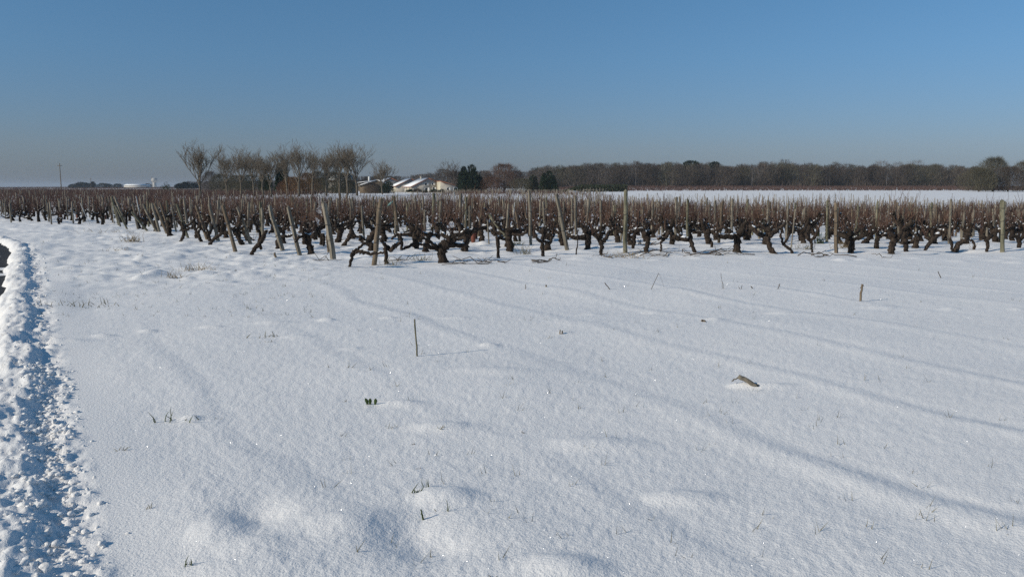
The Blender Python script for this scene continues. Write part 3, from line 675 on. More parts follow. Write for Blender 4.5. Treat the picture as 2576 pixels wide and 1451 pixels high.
# ------------------------------------------------------------------ trees
def grow(mb, p, d, L, r, lvl, rng, cfg):
    n = 5 if lvl < 2 else 3; q = [p]; dd = d
    for _ in range(n):
        dd = unit(dd + rng.normal(0, cfg['wob'], 3) + np.array([0, 0, cfg['up']])); q.append(q[-1] + dd * L / n)
    r1 = max(r * (.35 if lvl else .6), cfg['rmin'] * .8)
    mb.tube(np.array(q), np.linspace(max(r, cfg['rmin']), r1, n + 1), 7 if lvl == 0 else (5 if lvl == 1 else 3), cap=False)
    if lvl >= cfg['lv']: return
    nb = cfg['nb'][lvl]
    for i in range(nb):
        t = (rng.uniform(cfg['t0'][lvl], 1.0) if lvl else .06 + .94 * ((i - 1) / max(nb - 2, 1)) ** .8 * rng.uniform(.85, 1.0)) if i else 1.0
        f = t * n; j = min(int(f), n - 1); pt = q[j] + (q[j + 1] - q[j]) * (f - j)
        base = unit(q[j + 1] - q[j]); perp = unit(np.cross(base, rng.normal(size=3))); a = rng.uniform(*cfg['ang'][lvl])
        if lvl == 0:
            az = 2.4 * i + rng.uniform(-.4, .4); a = a if i else .05; perp = np.array([math.cos(az), math.sin(az), 0]);
        nd = unit(base * math.cos(a) + perp * math.sin(a))
        grow(mb, pt, nd, L * rng.uniform(*cfg['ls'][lvl]) if lvl else cfg['crown'] * rng.uniform(.8, 1.05) * (1 - .62 * t), r * (rng.uniform(.45, .65) if lvl == 0 else rng.uniform(.42, .62)) * (1.05 - .3 * t), lvl + 1, rng, cfg)
def bare_tree(x, y, h, seed, label, wide=.5, group=None, name='bare_tree', m='tree_bark', trunk=.22, z=None, n0=11):
    rng = np.random.RandomState(seed); root = empty(name, (x, y, zat(x, y) if z is None else z)); tag(root, label, 'tree', group)
    cfg = dict(wob=.05, up=.14, rmin=.013 * max(1, y / 110), lv=4, nb=[n0, 6, 5, 3], t0=[.55, .25, .2, .2], ang=[(.22, wide + .22), (.22, .52), (.25, .6), (.25, .65)], ls=[(1, 1), (.42, .66), (.4, .62), (.4, .65)], crown=h * (1 - trunk) * .98)
    tb = MB(); cb = MB()
    tr = h * .019
    P = np.array([(0, 0, -.3), (rng.normal(0, .04), rng.normal(0, .04), h * trunk * .5), (rng.normal(0, .08), rng.normal(0, .08), h * trunk)])
    tb.tube(P, [tr * 1.25, tr, tr * .85], 8, .06, rng); tb.build('trunk', M[m], root, smooth=True)
    c2 = dict(cfg); grow(cb, P[-1] - np.array([0, 0, h * trunk * .25]), np.array([0, 0, 1.0]), h * .42, tr * .85, 0, rng, cfg)
    V, T = cb.arrays(); s = (h - 0) / V[:, 2].max(); V[:, 2] = np.where(V[:, 2] > P[-1][2], P[-1][2] + (V[:, 2] - P[-1][2]) * (h - P[-1][2]) / (V[:, 2].max() - P[-1][2]), V[:, 2])
    link('crown', mesh_np('crown', V, T, M[m]), root)
    return root
def pt(u, D): return (u - CU) / F * D / 1.0
TR = [(504,347,92,.62,'lone wide-crowned bare tree standing first in the tree row'),(606,362,104,.5,'bare tree second in the row beyond the vineyard'),
      (662,368,112,.42,'bare tree third in the row beyond the vineyard'),(682,372,126,.35,'slender bare tree fourth in the row, leaning on its neighbour'),
      (572,372,122,.4,'slight bare tree between the first and second trees of the row'),(638,366,134,.4,'bare tree filling the gap behind the second and third row trees'),(722,364,140,.38,'bare tree close behind the pines in the thicket'),(786,352,150,.4,'tall bare tree between the fifth and sixth row trees'),(874,352,160,.38,'bare tree just behind the last two row trees'),
      (752,348,132,.42,'bare tree fifth in the row, above the orange bushes'),(821,358,142,.42,'bare tree sixth in the row, before the snowy roofs'),
      (854,360,150,.35,'bare tree seventh in the row, crowded against the last one'),(898,347,150,.55,'wide bare tree last in the row, nearest the farmhouse')]
for i, (u, vt, D, wide, lab) in enumerate(TR):
    p = at(u, 480, D); top = at(u, vt, D).z; z = zat(p.x, D); bare_tree(p.x, D, top - z, 31 + i, lab, wide, 'bare trees in a row beyond the vineyard')
p = at(962, 480, 175); bare_tree(p.x, 175, at(0, 398, 175).z, 55, 'small twiggy tree beside the last tree of the row', .7, None, 'bare_tree', 'tree_bark', .15)
p = at(1141, 480, 330); bare_tree(p.x, 330, at(0, 394, 330).z, 56, 'tall bare tree rising behind the farmhouse', .35, None, 'bare_tree', 'wood_brown', .12)
def crown_blades(rng, n, rx, ry, rz, cz, ln, wd, upb=.6, power=.5):
    v = rng.normal(size=(n, 3)); v /= np.linalg.norm(v, axis=1)[:, None]; v[:, 2] = np.abs(v[:, 2]) * 1.0 - .35 * (rng.rand(n) < .35)
    r = rng.rand(n)[:, None] ** power; lump = 1 + .22 * np.sin(v[:, :1] * 5 + 1.3 * cz) + .15 * np.sin(v[:, 1:2] * 7 + cz)
    c = v * r * lump * [rx, ry, rz] + [0, 0, cz]
    d = v * .8 + rng.normal(0, .45, (n, 3)) + [0, 0, upb]
    return c, d, rng.uniform(ln * .5, ln * 1.3, n), rng.uniform(wd * .6, wd * 1.4, n)
def twig_tree_mb(rng, h, w, n, ln, wd, trunk=True, mb=None, off=(0, 0, 0)):
    mb = mb or MB(); c, d, l, wv = crown_blades(rng, n, w * .5, w * .5, h * .55, h * .42, ln, wd)
    mb.blades(c + np.array(off), d, l, wv, rng)
    k = 14; dirs = rng.normal(0, .45, (k, 3)) + [0, 0, 1]
    mb.blades(np.tile([0, 0, h * .12], (k, 1)) + np.array(off), dirs, h * rng.uniform(.5, .85, k), h * .022, rng)
    return mb
def wood_tree(rng, h, w, n, ln, wd, mb, off):
    t = rng.rand(n) ** .8; prof = np.clip(np.sin(np.pi * np.clip(t * .80 + .16, 0, 1)), 0, 1) ** .6; az = rng.uniform(0, 6.28, n)
    r = prof * w * .5 * np.sqrt(rng.rand(n)) * (1 + .2 * np.sin(az * 3 + off[0]))
    c = np.stack([np.cos(az) * r, np.sin(az) * r, t * h * .9], 1); d = np.stack([np.cos(az) * .5, np.sin(az) * .5, np.ones(n)], 1) + rng.normal(0, .4, (n, 3))
    mb.blades(c + np.array(off), d, rng.uniform(ln * .5, ln * 1.3, n), rng.uniform(wd * .6, wd * 1.4, n), rng)
    k = 10; mb.blades(np.tile([0, 0, 0], (k, 1)) + np.array(off), rng.normal(0, .22, (k, 3)) + [0, 0, 1], h * rng.uniform(.5, .85, k), h * .022, rng)
def single_tree(u, vt, vb, D, wpx, seed, name, label, m, n=2600, ln=None, wd=None, group=None, trunk_m='tree_bark'):
    rng = np.random.RandomState(seed); p = at(u, vb, D); top = at(u, vt, D).z; z = float(Z(np.array([p.x]), np.array([D]), False)[0]); h = top - z; w = wpx * D / F
    root = empty(name, (p.x, D, z)); tag(root, label, 'tree', group)
    tb = MB(); tb.tube([(0, 0, -.3), (.05, 0, h * .25), (0, .05, h * .6)], [h * .03, h * .022, h * .008], 7, .05, rng); tb.build('trunk', M[trunk_m], root, smooth=True)
    mb = MB(); wood_tree(rng, h * .93, w * 1.05, n, ln or h * .12, wd or .02 + D * .00016, mb, (0, 0, 0)); V, T = mb.arrays(); V[:, 2] *= h / V[:, 2].max(); V[:, 2] = np.maximum(V[:, 2], .05)
    link('crown', mesh_np('crown', V, T, M[m]), root); return root
def evergreen(u, vt, vb, D, wpx, seed, label, shape='cone', m='ever', n=5200, name='evergreen_tree'):
    rng = np.random.RandomState(seed); p = at(u, vb, D); top = at(u, vt, D).z; z = float(Z(np.array([p.x]), np.array([D]), False)[0]); h = top - z; w = wpx * D / F
    root = empty(name, (p.x, D, z)); tag(root, label, 'tree')
    tb = MB(); tb.tube([(0, 0, -.3), (0, 0, h * .5), (0, 0, h * .9)], [h * .03, h * .02, h * .006], 7); tb.build('trunk', M['tree_bark'], root, smooth=True)
    t = rng.rand(n) ** .85; az = rng.uniform(0, 2 * np.pi, n); ox = np.zeros(n); oy = np.zeros(n); hs_ = np.ones(n); ws_ = np.ones(n)
    if shape == 'round':
        prof = np.sqrt(np.clip(1 - (2 * t - 1) ** 2, 0, 1)) * .9 + .15; t = .35 + .65 * t
    else:
        prof = np.clip(1.02 - t, 0, 1) ** .62 * np.clip(t * 5 + .6, 0, 1)
        if shape == 'blob':      # several leaders, each its own ragged spire
            kk = 9; sel = rng.randint(0, kk, n); a_ = np.linspace(0, 6.28, kk, endpoint=False); rr_ = np.r_[0, rng.uniform(.18, .40, kk - 1)]
            ox = (np.cos(a_) * rr_)[sel] * w; oy = (np.sin(a_) * rr_)[sel] * w; hs_ = np.r_[1, rng.uniform(.45, .95, kk - 1)][sel]; ws_ = np.r_[.85, rng.uniform(.36, .62, kk - 1)][sel]
    lob = 1 + .16 * np.sin(az * 3 + seed) + .13 * np.sin(az * 5 + t * 14 + seed * 2) + .2 * np.sin(az * 2 - t * 32) * (t > .1)
    r = prof * lob * w * .46 * ws_ * (1 - .5 * rng.rand(n) ** 2.2)
    c = np.stack([ox + np.cos(az) * r, oy + np.sin(az) * r, h * t * .93 * hs_], 1); d = np.stack([np.cos(az), np.sin(az), rng.normal(.9, .5, n)], 1) + rng.normal(0, .3, (n, 3))
    mb = MB(); mb.blades(c, d, rng.uniform(.05, .12, n) * h * .8, rng.uniform(.015, .04, n) * h, rng)
    link('crown', mb.mesh('crown', M[m]), root); return root
evergreen(1187, 411, 483, 262, 78, 3, 'large dark green conifer beside the farmhouse gable', 'blob', n=9000)
evergreen(1382, 427, 484, 255, 52, 4, 'dark conifer at the edge of the snowy meadow', 'blob', n=6500)
evergreen(1340, 437, 476, 275, 40, 5, 'low dark green conifer squeezed between brown trees', 'blob', n=4000)
evergreen(704, 408, 475, 215, 26, 6, 'dark pine top poking above the tree row thicket', 'cone', n=2500)
evergreen(718, 412, 475, 210, 18, 7, 'second narrower pine beside the pine in the thicket', 'cone', n=2000)
evergreen(668, 430, 482, 205, 40, 8, 'dark green bushy evergreen behind the tree row', 'blob', 'ever_mid', n=3500)
evergreen(975, 449, 480, 240, 46, 9, 'dark round evergreen shrub beside the snowy roofs', 'blob', n=3500)
evergreen(847, 419, 450, 264, 34, 10, 'flat-topped pine above the hidden white roofs', 'blob', 'ever_mid', n=2500)
evergreen(1738, 401, 470, 470, 42, 11, 'round dark pine crown standing above the wood', 'round', n=1800)
evergreen(1797, 404, 470, 475, 26, 12, 'smaller dark pine standing above the wood', 'round', n=1400)
evergreen(419, 456, 470, 300, 30, 14, 'small dark green bush on the vineyard horizon', 'blob', 'ever_mid', n=1200, name='evergreen_bush')
single_tree(1268, 404, 484, 265, 92, 61, 'bare_tree', 'broad brown round-crowned tree next to the large conifer', 'wood_red', 5200)
single_tree(1235, 440, 484, 258, 60, 62, 'bare_tree', 'reddish brown shrubby tree under the broad brown tree', 'wood_red', 3000)
single_tree(1310, 445, 484, 256, 70, 63, 'bare_tree', 'low olive brown thicket tree before the dark conifers', 'wood_olive', 3000)
single_tree(1115, 418, 482, 345, 60, 64, 'bare_tree', 'grey twiggy tree at the foot of the tall bare tree', 'wood_brown', 2400)
single_tree(1165, 440, 482, 335, 60, 65, 'bare_tree', 'dark reddish tree behind the farmhouse roof', 'wood_red', 2200)
single_tree(2497, 387, 484, 268, 80, 66, 'oak_tree', 'tall round-crowned oak at the corner of the snow field', 'wood_olive', 6500)
single_tree(2462, 416, 484, 262, 88, 67, 'oak_tree', 'low spreading oak at the corner of the snow field', 'wood_olive', 6500)
single_tree(2535, 412, 484, 262, 96, 68, 'oak_tree', 'dense oak beside the tall round-crowned oak', 'wood_brown', 6500)
single_tree(2582, 397, 485, 265, 84, 69, 'oak_tree', 'large oak cut by the edge of view', 'wood_olive', 6500)
single_tree(2630, 400, 485, 265, 80, 70, 'oak_tree', 'oak farther along the snow field beyond the large oak', 'wood_brown', 3200)
for i, (u, vt, D, w) in enumerate([(2215, 399, 620, 60), (2255, 402, 640, 50), (2300, 396, 620, 75), (2345, 408, 640, 40), (2415, 414, 640, 30), (1785, 400, 560, 40)]):
    single_tree(u, vt, 472, D, w, 80 + i, 'pale_tree', 'pale bare tree rising above the dark wood', 'wood_pale', 1100, group='pale trees above the wood')
# thicket behind the tree row
for i, (u, vt, vb, D, w, m, lab) in enumerate([(560,432,486,200,70,'wood_olive','olive brown thicket tree behind the lone wide-crowned tree'),(596,436,486,190,60,'wood_olive','dense olive bush tree behind the second row tree'),
     (530,425,484,230,50,'wood_pale','pale grey twiggy tree behind the lone wide-crowned tree'),(632,434,486,195,60,'wood_olive','dark brown thicket tree left of the dark evergreen bush'),
     (738,440,494,165,62,'orange_twig','orange brown willow bush under the fifth row tree'),(775,430,494,170,60,'orange_twig','tawny willow bush with loose top before the snowy roofs'),
     (716,452,494,168,40,'wood_red','dark red shrub at the foot of the pines'),(800,425,488,185,60,'wood_olive','yellowish twiggy tree before the snowy roofs'),
     (878,452,480,225,40,'wood_brown','brown shrub between snowy roofs and last row tree'),(935,456,482,235,40,'wood_brown','brown bare shrub left of the round evergreen'),
     (845,470,484,215,70,'ever_mid','low green hedge below the hidden white roofs'),(836,428,486,205,64,'wood_olive','olive shrub screening the hidden pale house'),(870,430,486,212,60,'wood_olive','brown olive shrub at the corner of the hidden pale house')]):
    single_tree(u, vt, vb, D, w, 130 + i, 'thicket_bush', lab, m, 5000 if 'hidden' in lab else 3200)
# the wood: one mass
rng = np.random.RandomState(77); mb = MB(); mb2 = MB()
for row, (D, n) in enumerate([(452, 62), (466, 62), (482, 62), (500, 62), (525, 62)]):
    for i in range(n):
        u = 1335 + (2470 - 1335) * (i + rng.rand()) / n; x = (u - CU) / F * D + rng.normal(0, 1); y = D + rng.normal(0, 6)
        vt = np.interp(u, [1335, 1380, 1450, 1560, 1700, 1760, 1800, 1840, 1900, 2000, 2100, 2190, 2260, 2350, 2440, 2560], [428, 420, 415, 411, 411, 410, 416, 418, 411, 412, 416, 417, 414, 416, 420, 420]) + rng.normal(1.0, 4.2)
        z = float(Z(np.array([x]), np.array([y]), False)[0]); h = max(5, (HOR - vt) / F * y + EYE - z)
        tgt = mb if rng.rand() < .7 else mb2
        wood_tree(rng, h, rng.uniform(8, 14), 900, 1.7, .12, tgt, (x, y, z))
n = 26000; u = rng.uniform(1335, 2470, n); D = rng.uniform(446, 480, n); x = (u - CU) / F * D
mb.blades(np.stack([x, D, Z(x, D, False)], 1), np.stack([rng.normal(0, .3, n), rng.normal(0, .3, n), np.ones(n)], 1), rng.uniform(1, 6, n), .2, rng)
for i, u in enumerate([1505, 1512, 1598, 1890, 2080, 2087, 1690, 2230]):
    D = 444; p = at(u, 472, D); z = float(Z(np.array([p.x]), np.array([D]), False)[0]); t_ = MB(); hh = rng.uniform(7, 11)
    t_.tube([(0, 0, -.2), (rng.normal(0, .15), 0, hh * .5), (rng.normal(0, .3), 0, hh)], [.17, .13, .05], 6); t_.blades(np.tile([0, 0, hh * .5], (24, 1)) + rng.uniform(0, 1, (24, 1)) * [0, 0, hh * .5], rng.normal(0, .6, (24, 3)) + [0, 0, .8], 1.6, .05, rng)
    tag(t_.build('birch_tree', M['wood_pale'], None, (p.x, D, z)), 'pale birch trunk standing out at the edge of the dark wood', 'tree', 'pale birch trunks at the wood edge')
fo = empty('far_wood', (150, 470, 0)); tag(fo, 'long dark leafless wood beyond the snow field', 'wood', kind='stuff')
for nm, b, m in (('brown_trees', mb, 'wood_brown'), ('olive_trees', mb2, 'wood_olive')):
    o = b.build(nm, M[m], fo); o.matrix_parent_inverse = Matrix.Translation((-150, -470, 0)); o['kind'] = 'stuff'
# lower distant wood behind the houses
mb = MB()
for i in range(150):
    u = rng.uniform(470, 1345); D = rng.uniform(560, 680); x = (u - CU) / F * D; vt = np.interp(u, [470, 700, 880, 960, 1020, 1090, 1150, 1345], [459, 455, 445, 443, 443, 436, 430, 428]) + rng.normal(0, 1.5); h = (HOR - vt) / F * D + EYE
    wood_tree(rng, h, rng.uniform(9, 15), 600, 1.6, .18, mb, (x, D, 0))
o = mb.build('distant_wood', M['wood_brown']); tag(o, 'low hazy distant wood behind the farmhouse roofs', 'wood', kind='stuff')
# trees on the left horizon, haze blue put into their colour
for i, (u, vt, D, w, nm, lab) in enumerate([(185,461,900,26,'hedge_tree','low dark hedge tree next to the wooden pole on the horizon'),(197,459,880,24,'hedge_tree','low bushy hedge tree at the end of the horizon hedge'),(212,457,900,26,'hedge_tree','middle bush of the horizon hedge'),
     (309-110+4,456,940,34,'far_tree','round bare tree showing behind the horizon hedge'),(228,459,920,30,'hedge_tree','hedge tree under the small far pole'),(234,455,910,12,'hedge_tree','narrow tree beside the small far pole'),
     (258,459,980,28,'far_tree','soft round tree between the hedge and the long white roof'),(272,460,980,20,'far_tree','small tree before the long white roof'),(296,460,990,24,'far_tree','bush at the end of the long white roof'),
     (372,460,1000,18,'far_tree','narrow bush between the long roof and the water tower'),(452,459,520,26,'far_tree','bush right of the small dark green bush'),(468,455,560,22,'far_tree','taller bush before the lone wide-crowned tree'),(486,458,560,22,'far_tree','bush half hidden by the lone wide-crowned tree')]):
    single_tree(u, vt, 471, D, w, 160 + i, nm, lab, 'haze_blue_tree', 900, ln=1.6, wd=.35)
# ------------------------------------------------------------------ buildings
def house_frame(name, u, v, D, rot, label):
    p = at(u, v, D); o = empty(name, p, rot); tag(o, label, 'house'); return o, p
def slab(mb, a0, z0, a1, z1, b0, b1, th):
    d = np.array([a1 - a0, z1 - z0]); n = np.array([-d[1], d[0]]) / np.linalg.norm(d)
    if n[1] < 0: n = -n
    mb.prism([(a0, z0), (a1, z1), (a1 + n[0] * th, z1 + n[1] * th), (a0 + n[0] * th, z0 + n[1] * th)], b0, b1)
def window(root, a, z, w, h, b, side='gable', shutter=None, m='pane'):
    f = MB(); t = .12
    def bx(mb, a0, a1, z0, z1, o0, o1):
        if side == 'gable': mb.box(a0, a1, b - o1, b - o0, z0, z1)
        else: mb.box(b - o1, b - o0, a0, a1, z0, z1)
    pn = MB(); bx(pn, a - w / 2, a + w / 2, z, z + h, -.02, .03); po = pn.build('window', M[m], root)
    for a0, a1, z0, z1 in ((a - w/2 - t, a - w/2, z - t, z + h + t), (a + w/2, a + w/2 + t, z - t, z + h + t), (a - w/2, a + w/2, z - t, z), (a - w/2, a + w/2, z + h, z + h + t)): bx(f, a0, a1, z0, z1, -.02, .08)
    f.build('frame', M['white'], po)
    if shutter:
        s = MB(); bx(s, a + w/2 + t, a + w/2 + t + w * .8, z - .05, z + h + .05, .0, .06); s.build('shutter', M['white'], po)
ROT = math.radians(19)
root, hp = house_frame('farmhouse', 389.0 + 943.5 - 252.5 - 44.5, 484, 300, ROT, 'long low farmhouse with snowy roof, gable coloured as shaded and side walls coloured as sunlit')
root.location = at(943.5 + 755 * .1221, 484, 300)
w1 = MB(); w1.prism([(0, -1), (0, 2.1), (6.4, 5.1), (9.6, 4.05), (9.6, -1)], 0, 14); w1.build('main_wall', M['wall_shaded_grey'], root)
w2 = MB(); w2.prism([(9.6, -1), (9.6, 3.95), (17.7, 1.85), (17.7, -1)], -6, 14); w2.build('wing_wall', M['wall_shaded_grey'], root)
c1 = MB(); c1.box(-.06, 0, .05, 13.95, -1, 2.05); c1.build('sunlit_side_wall', M['wall_sunlit'], root)  # thin sheet over the sun-facing side, sunlight put into its colour
c2 = MB(); c2.box(9.54, 9.6, -5.95, -.02, -1, 3.9); c2.build('sunlit_wing_side', M['wall_sunlit'], root)  # same sunlit tone on the wing's sun-facing side
r1 = MB(); slab(r1, -.55, 1.86, 6.4, 5.12, -.35, 14.3, .14); ro = r1.build('roof', M['tile'], root)
r1 = MB(); slab(r1, -.5, 2.03, 6.25, 5.2, -.15, 13.9, .16); r1.build('roof_snow', M['cap'], ro)
r2 = MB(); slab(r2, 6.42, 5.12, 9.6, 4.08, -.35, 14.3, .14); slab(r2, 9.4, 4.04, 18.1, 1.78, -6.4, 14.3, .14); r2.build('wing_roof', M['tile'], root)
ch = MB(); ch.box(5.2, 6.0, 8, 8.9, 4.6, 5.9); ch.box(5.1, 6.1, 7.9, 9.0, 5.9, 6.05); ch.build('chimney', M['wall_shaded_grey'], root)
k = .0181 / math.cos(ROT)
for cx, z, w_, h_, sh in [(1035, 2.6, .75, .85, 1), (1170, 2.65, .65, .8, 1), (1190, .55, .8, 1.3, 1), (1045, .1, 1.0, 1.6, 1)]:
    window(root, (cx - 755) * k, z, w_, h_, 0, 'gable', sh)
for cx, z, w_, h_ in [(1440, .75, .75, .95), (1575, .8, .8, .95)]:
    window(root, (cx - 755) * k - .8, z, w_, h_, -6, 'gable', 1)
for yy in (3, 8.5, 12): window(root, yy, 0, 1.2, 1.9, -.06, 'side')
root2, _ = house_frame('farm_shed', 0, 484, 318, ROT, 'smaller snow-roofed house just left of the farmhouse'); root2.location = at(943.5 + 430 * .1221, 484, 318)
w1 = MB(); w1.prism([(0, -1), (0, 2.4), (6.2, 5.2), (8.2, 4.2), (8.2, -1)], 0, 10); w1.build('wall', M['wall_shaded_grey'], root2)
c1 = MB(); c1.box(-.06, 0, .05, 9.95, -1, 2.35); c1.build('sunlit_side_wall', M['wall_sunlit'], root2)  # sun-facing side again a sheet with sunlight in its colour
r1 = MB(); slab(r1, -.5, 2.18, 6.2, 5.22, -.3, 10.2, .14); slab(r1, 6.22, 5.22, 8.6, 4.05, -.3, 10.2, .14); ro = r1.build('roof', M['tile'], root2)
r1 = MB(); slab(r1, -.45, 2.36, 6.1, 5.33, -.15, 9.9, .16); r1.build('roof_snow', M['cap'], ro)
window(root2, 4.0, .2, 1.0, 1.6, 0, 'gable')
root3, _ = house_frame('back_house', 0, 480, 345, ROT, 'farthest house with two snowy roof levels and a white chimney'); root3.location = at(955, 482, 345)
w1 = MB(); w1.prism([(0, -1), (0, 3.2), (5, 5.6), (10, 3.6), (10, -1)], 0, 12); w1.build('wall', M['wall_shaded_grey'], root3)
r1 = MB(); slab(r1, -.5, 3.0, 5, 5.62, -.3, 12.2, .14); slab(r1, 5.02, 5.62, 10.5, 3.45, -.3, 12.2, .14); ro = r1.build('roof', M['tile'], root3)
r1 = MB(); slab(r1, -.4, 3.2, 4.9, 5.73, -.15, 12, .16); r1.build('roof_snow', M['cap'], ro)
l = MB(); l.prism([(-8, -1), (-8, 3.6), (0, 4.5), (0, -1)], 6, 11); l.build('lean_to_wall', M['post_brown'], root3)
l = MB(); slab(l, -8.4, 3.7, -.05, 4.65, 5.7, 11.2, .2); l.build('lean_to_roof', M['cap'], root3)
ch = MB(); ch.box(-3.4, -2.6, 8, 8.8, 4.2, 6.4); ch.build('chimney', M['white'], root3)
window(root3, 3, .6, 1, 1.4, 0, 'gable')
# hidden white-roofed house behind the row trees
root4, _ = house_frame('hidden_house', 0, 480, 240, -.1, 'pale house with snowy roofs hidden behind the row trees'); root4.location = at(826, 482, 240)
w1 = MB(); w1.box(0, 6.5, 0, 7, -1, 3.2); w1.build('wall', M['wall_shaded_grey'], root4)
r1 = MB(); r1.prism([(-.4, 3.1), (6.9, 3.1), (5.8, 4.8), (1.0, 4.8)], -.4, 7.4); ro = r1.build('roof', M['tile'], root4)
r1 = MB(); r1.prism([(-.42, 3.3), (6.92, 3.3), (5.8, 4.95), (1.0, 4.95)], -.44, 7.44); r1.build('roof_snow', M['cap'], ro)
window(root4, 1.7, .8, 1, 1.2, 0); window(root4, 4.8, .8, 1, 1.2, 0)
root5, _ = house_frame('low_barn', 0, 481, 262, .1, 'low barn with slanting snowy roof between hidden house and evergreen shrub'); root5.location = at(905, 482, 262)
w1 = MB(); w1.prism([(0, -1), (0, 1.9), (5.5, 3.6), (9, 2.3), (9, -1)], 0, 8); w1.build('wall', M['post_brown'], root5)
r1 = MB(); slab(r1, -.4, 1.85, 5.5, 3.65, -.3, 8.2, .22); slab(r1, 5.52, 3.65, 9.4, 2.2, -.3, 8.2, .22); r1.build('roof_snow', M['cap'], root5)
# garden hedge bushes in front of the farmhouse
for i, (u, vt, D, w, m, lab) in enumerate([(1050,474,285,26,'wood_brown','brown leafless shrub before the farmhouse gable'),(1092,476,286,20,'ever_mid','rounded green shrub at the foot of the sunlit-coloured wing wall'),(1110,477,284,20,'ever','darker green shrub beside the rounded one'),
      (1032,476,284,20,'ever','low dark shrub before the sunlit-coloured side wall'),(1070,480,286,14,'ever_mid','small green shrub under the lower gable window')]):
    p = at(u, 486, D); rng = np.random.RandomState(200 + i); z = p.z; h = at(u, vt, D).z - z; wd = w * D / F
    r_ = empty('garden_shrub', (p.x, D, z)); tag(r_, lab, 'shrub'); mb = MB(); n = 1200
    c, d, l, ww = crown_blades(rng, n, wd * .5, wd * .4, h * .6, h * .35, .4, .12); c[:, 2] = np.abs(c[:, 2]); mb.blades(c, d, l, ww, rng); mb.build('foliage', M[m], r_)
    s = MB(); s.tube([(0, 0, -.2), (0, 0, h * .5)], [.08, .04], 5); s.build('stem', M['tree_bark'], r_)
# dark hedge on the meadow edge
rng = np.random.RandomState(220); mb = MB(); n = 6000; p0 = at(1408, 478, 300).x; p1 = at(1578, 478, 300).x
x = rng.uniform(p0, p1, n); hh = 2.2 * sm((x - p0) / 9) + .3; y = 300 + rng.normal(0, 1, n); zz = Z(x, y, False)
mb.blades(np.stack([x, y, zz + rng.rand(n) * hh], 1), np.stack([rng.normal(0, .5, n), rng.normal(0, .5, n), np.ones(n)], 1), rng.uniform(.3, .7, n), .2, rng)
tag(mb.build('evergreen_hedge', M['ever_mid']), 'dark green clipped hedge at the back of the snowy meadow', 'hedge')
# snow heap and pallet on the meadow
def blob(name, u, v, D, sx, sy, sz, m, label, cat, seed):
    rng = np.random.RandomState(seed); bm = bmesh.new(); bmesh.ops.create_icosphere(bm, subdivisions=4, radius=1)
    for vtx in bm.verts:
        c = vtx.co; f = 1 + .35 * float(vnoise(np.array([c.x * 2 + seed]), np.array([c.y * 2 + c.z]), 1, 2)[0]); vtx.co = Vector((c.x * sx * f, c.y * sy * f, max(c.z, -.2) * sz * f))
    me = bpy.data.meshes.new(name); bm.to_mesh(me); bm.free(); me.materials.append(M[m]); p = at(u, v, D)
    me.polygons.foreach_set('use_smooth', np.ones(len(me.polygons), bool))
    o = link(name, me, None, (p.x, D, float(Z(np.array([p.x]), np.array([D]), False)[0]))); tag(o, label, cat); return o
blob('snow_heap', 1440, 478, 240, 2.0, 1.6, .6, 'cap', 'snow-covered heap on the meadow beside the dark conifer', 'snow heap', 4)
pr = empty('pallet_fence', at(1468, 486, 190)); tag(pr, 'small grey wooden pallet fence standing on the meadow', 'fence')
for i in range(7):
    s = MB(); s.box(i * .75, i * .75 + .16, 0, .06, -.3, 1.05 + .1 * (i % 3)); s.build('slat', M['post'], pr)
s = MB(); s.box(-.1, 4.8, .06, .12, .7, .85); s.build('rail', M['post'], pr)
# meadow markers
for i, u in enumerate([1750, 2135, 2224, 2306, 2395, 2482]):
    D = 120; p = at(u, 500, D); z = float(Z(np.array([p.x]), np.array([D]), False)[0]); mb = MB(); mb.tube([(0, 0, -.1), (0, 0, .7)], [.03, .025], 6); o = mb.build('marker_stake', M['post'], None, (p.x, D, z))
    tag(o, 'short grey marker stake standing in the open snow field', 'stake', 'marker stakes in the snow field')
# utility poles, long white building, water tower
def pole(u, vb, vt, D, lab, r=.14, arm=True):
    p = at(u, vb, D); z = float(Z(np.array([p.x]), np.array([D]), False)[0]); h = at(u, vt, D).z - z; r_ = empty('utility_pole', (p.x, D, z)); tag(r_, lab, 'pole')
    mb = MB(); mb.tube([(0, 0, -.3), (-.02, 0, h * .5), (0, 0, h)], [r * 1.2, r, r * .75], 8); mb.build('shaft', M['post_brown'], r_, smooth=True)
    if arm:
        mb = MB(); mb.box(-.9, .9, -.06, .06, h - .9, h - .75); mb.build('cross_arm', M['post_brown'], r_)
        for q in (-.8, 0, .8):
            mb = MB(); mb.tube([(q, 0, h - .75), (q, 0, h - .55)], [.06, .05], 6); mb.build('insulator', M['concrete'], r_)
    return r_
pole(154, 470, 411, 290, 'tall leaning wooden utility pole on the vineyard horizon')
pole(229, 468, 448, 700, 'small far pole above the horizon hedge'); pole(383, 468, 444, 700, 'small far pole next to the water tower'); 
r_ = empty('long_building', at(312, 471, 960)); tag(r_, 'long low far building with a bright snowy roof', 'building')
L = 54 * 960 / F; mb = MB(); mb.box(0, L, 0, 14, -2, 2.0); mb.build('wall', M['concrete'], r_)
mb = MB(); V = [(-.5, -.6, 2), (L + .5, -.6, 2), (L + .5, 7, 3.5), (-.5, 7, 3.5), (L + .5, 14.6, 2), (-.5, 14.6, 2)]; mb.add(V, [(0,1,2),(0,2,3),(3,2,4),(3,4,5),(0,3,5),(1,4,2),(0,5,4),(0,4,1)]); mb.build('roof', M['cap'], r_)
r_ = empty('water_tower', (at(389, 468, 1250).x, 1250, 0)); tag(r_, 'pale concrete water tower with wider tank on the horizon', 'water tower'); h = at(389, 448, 1250).z
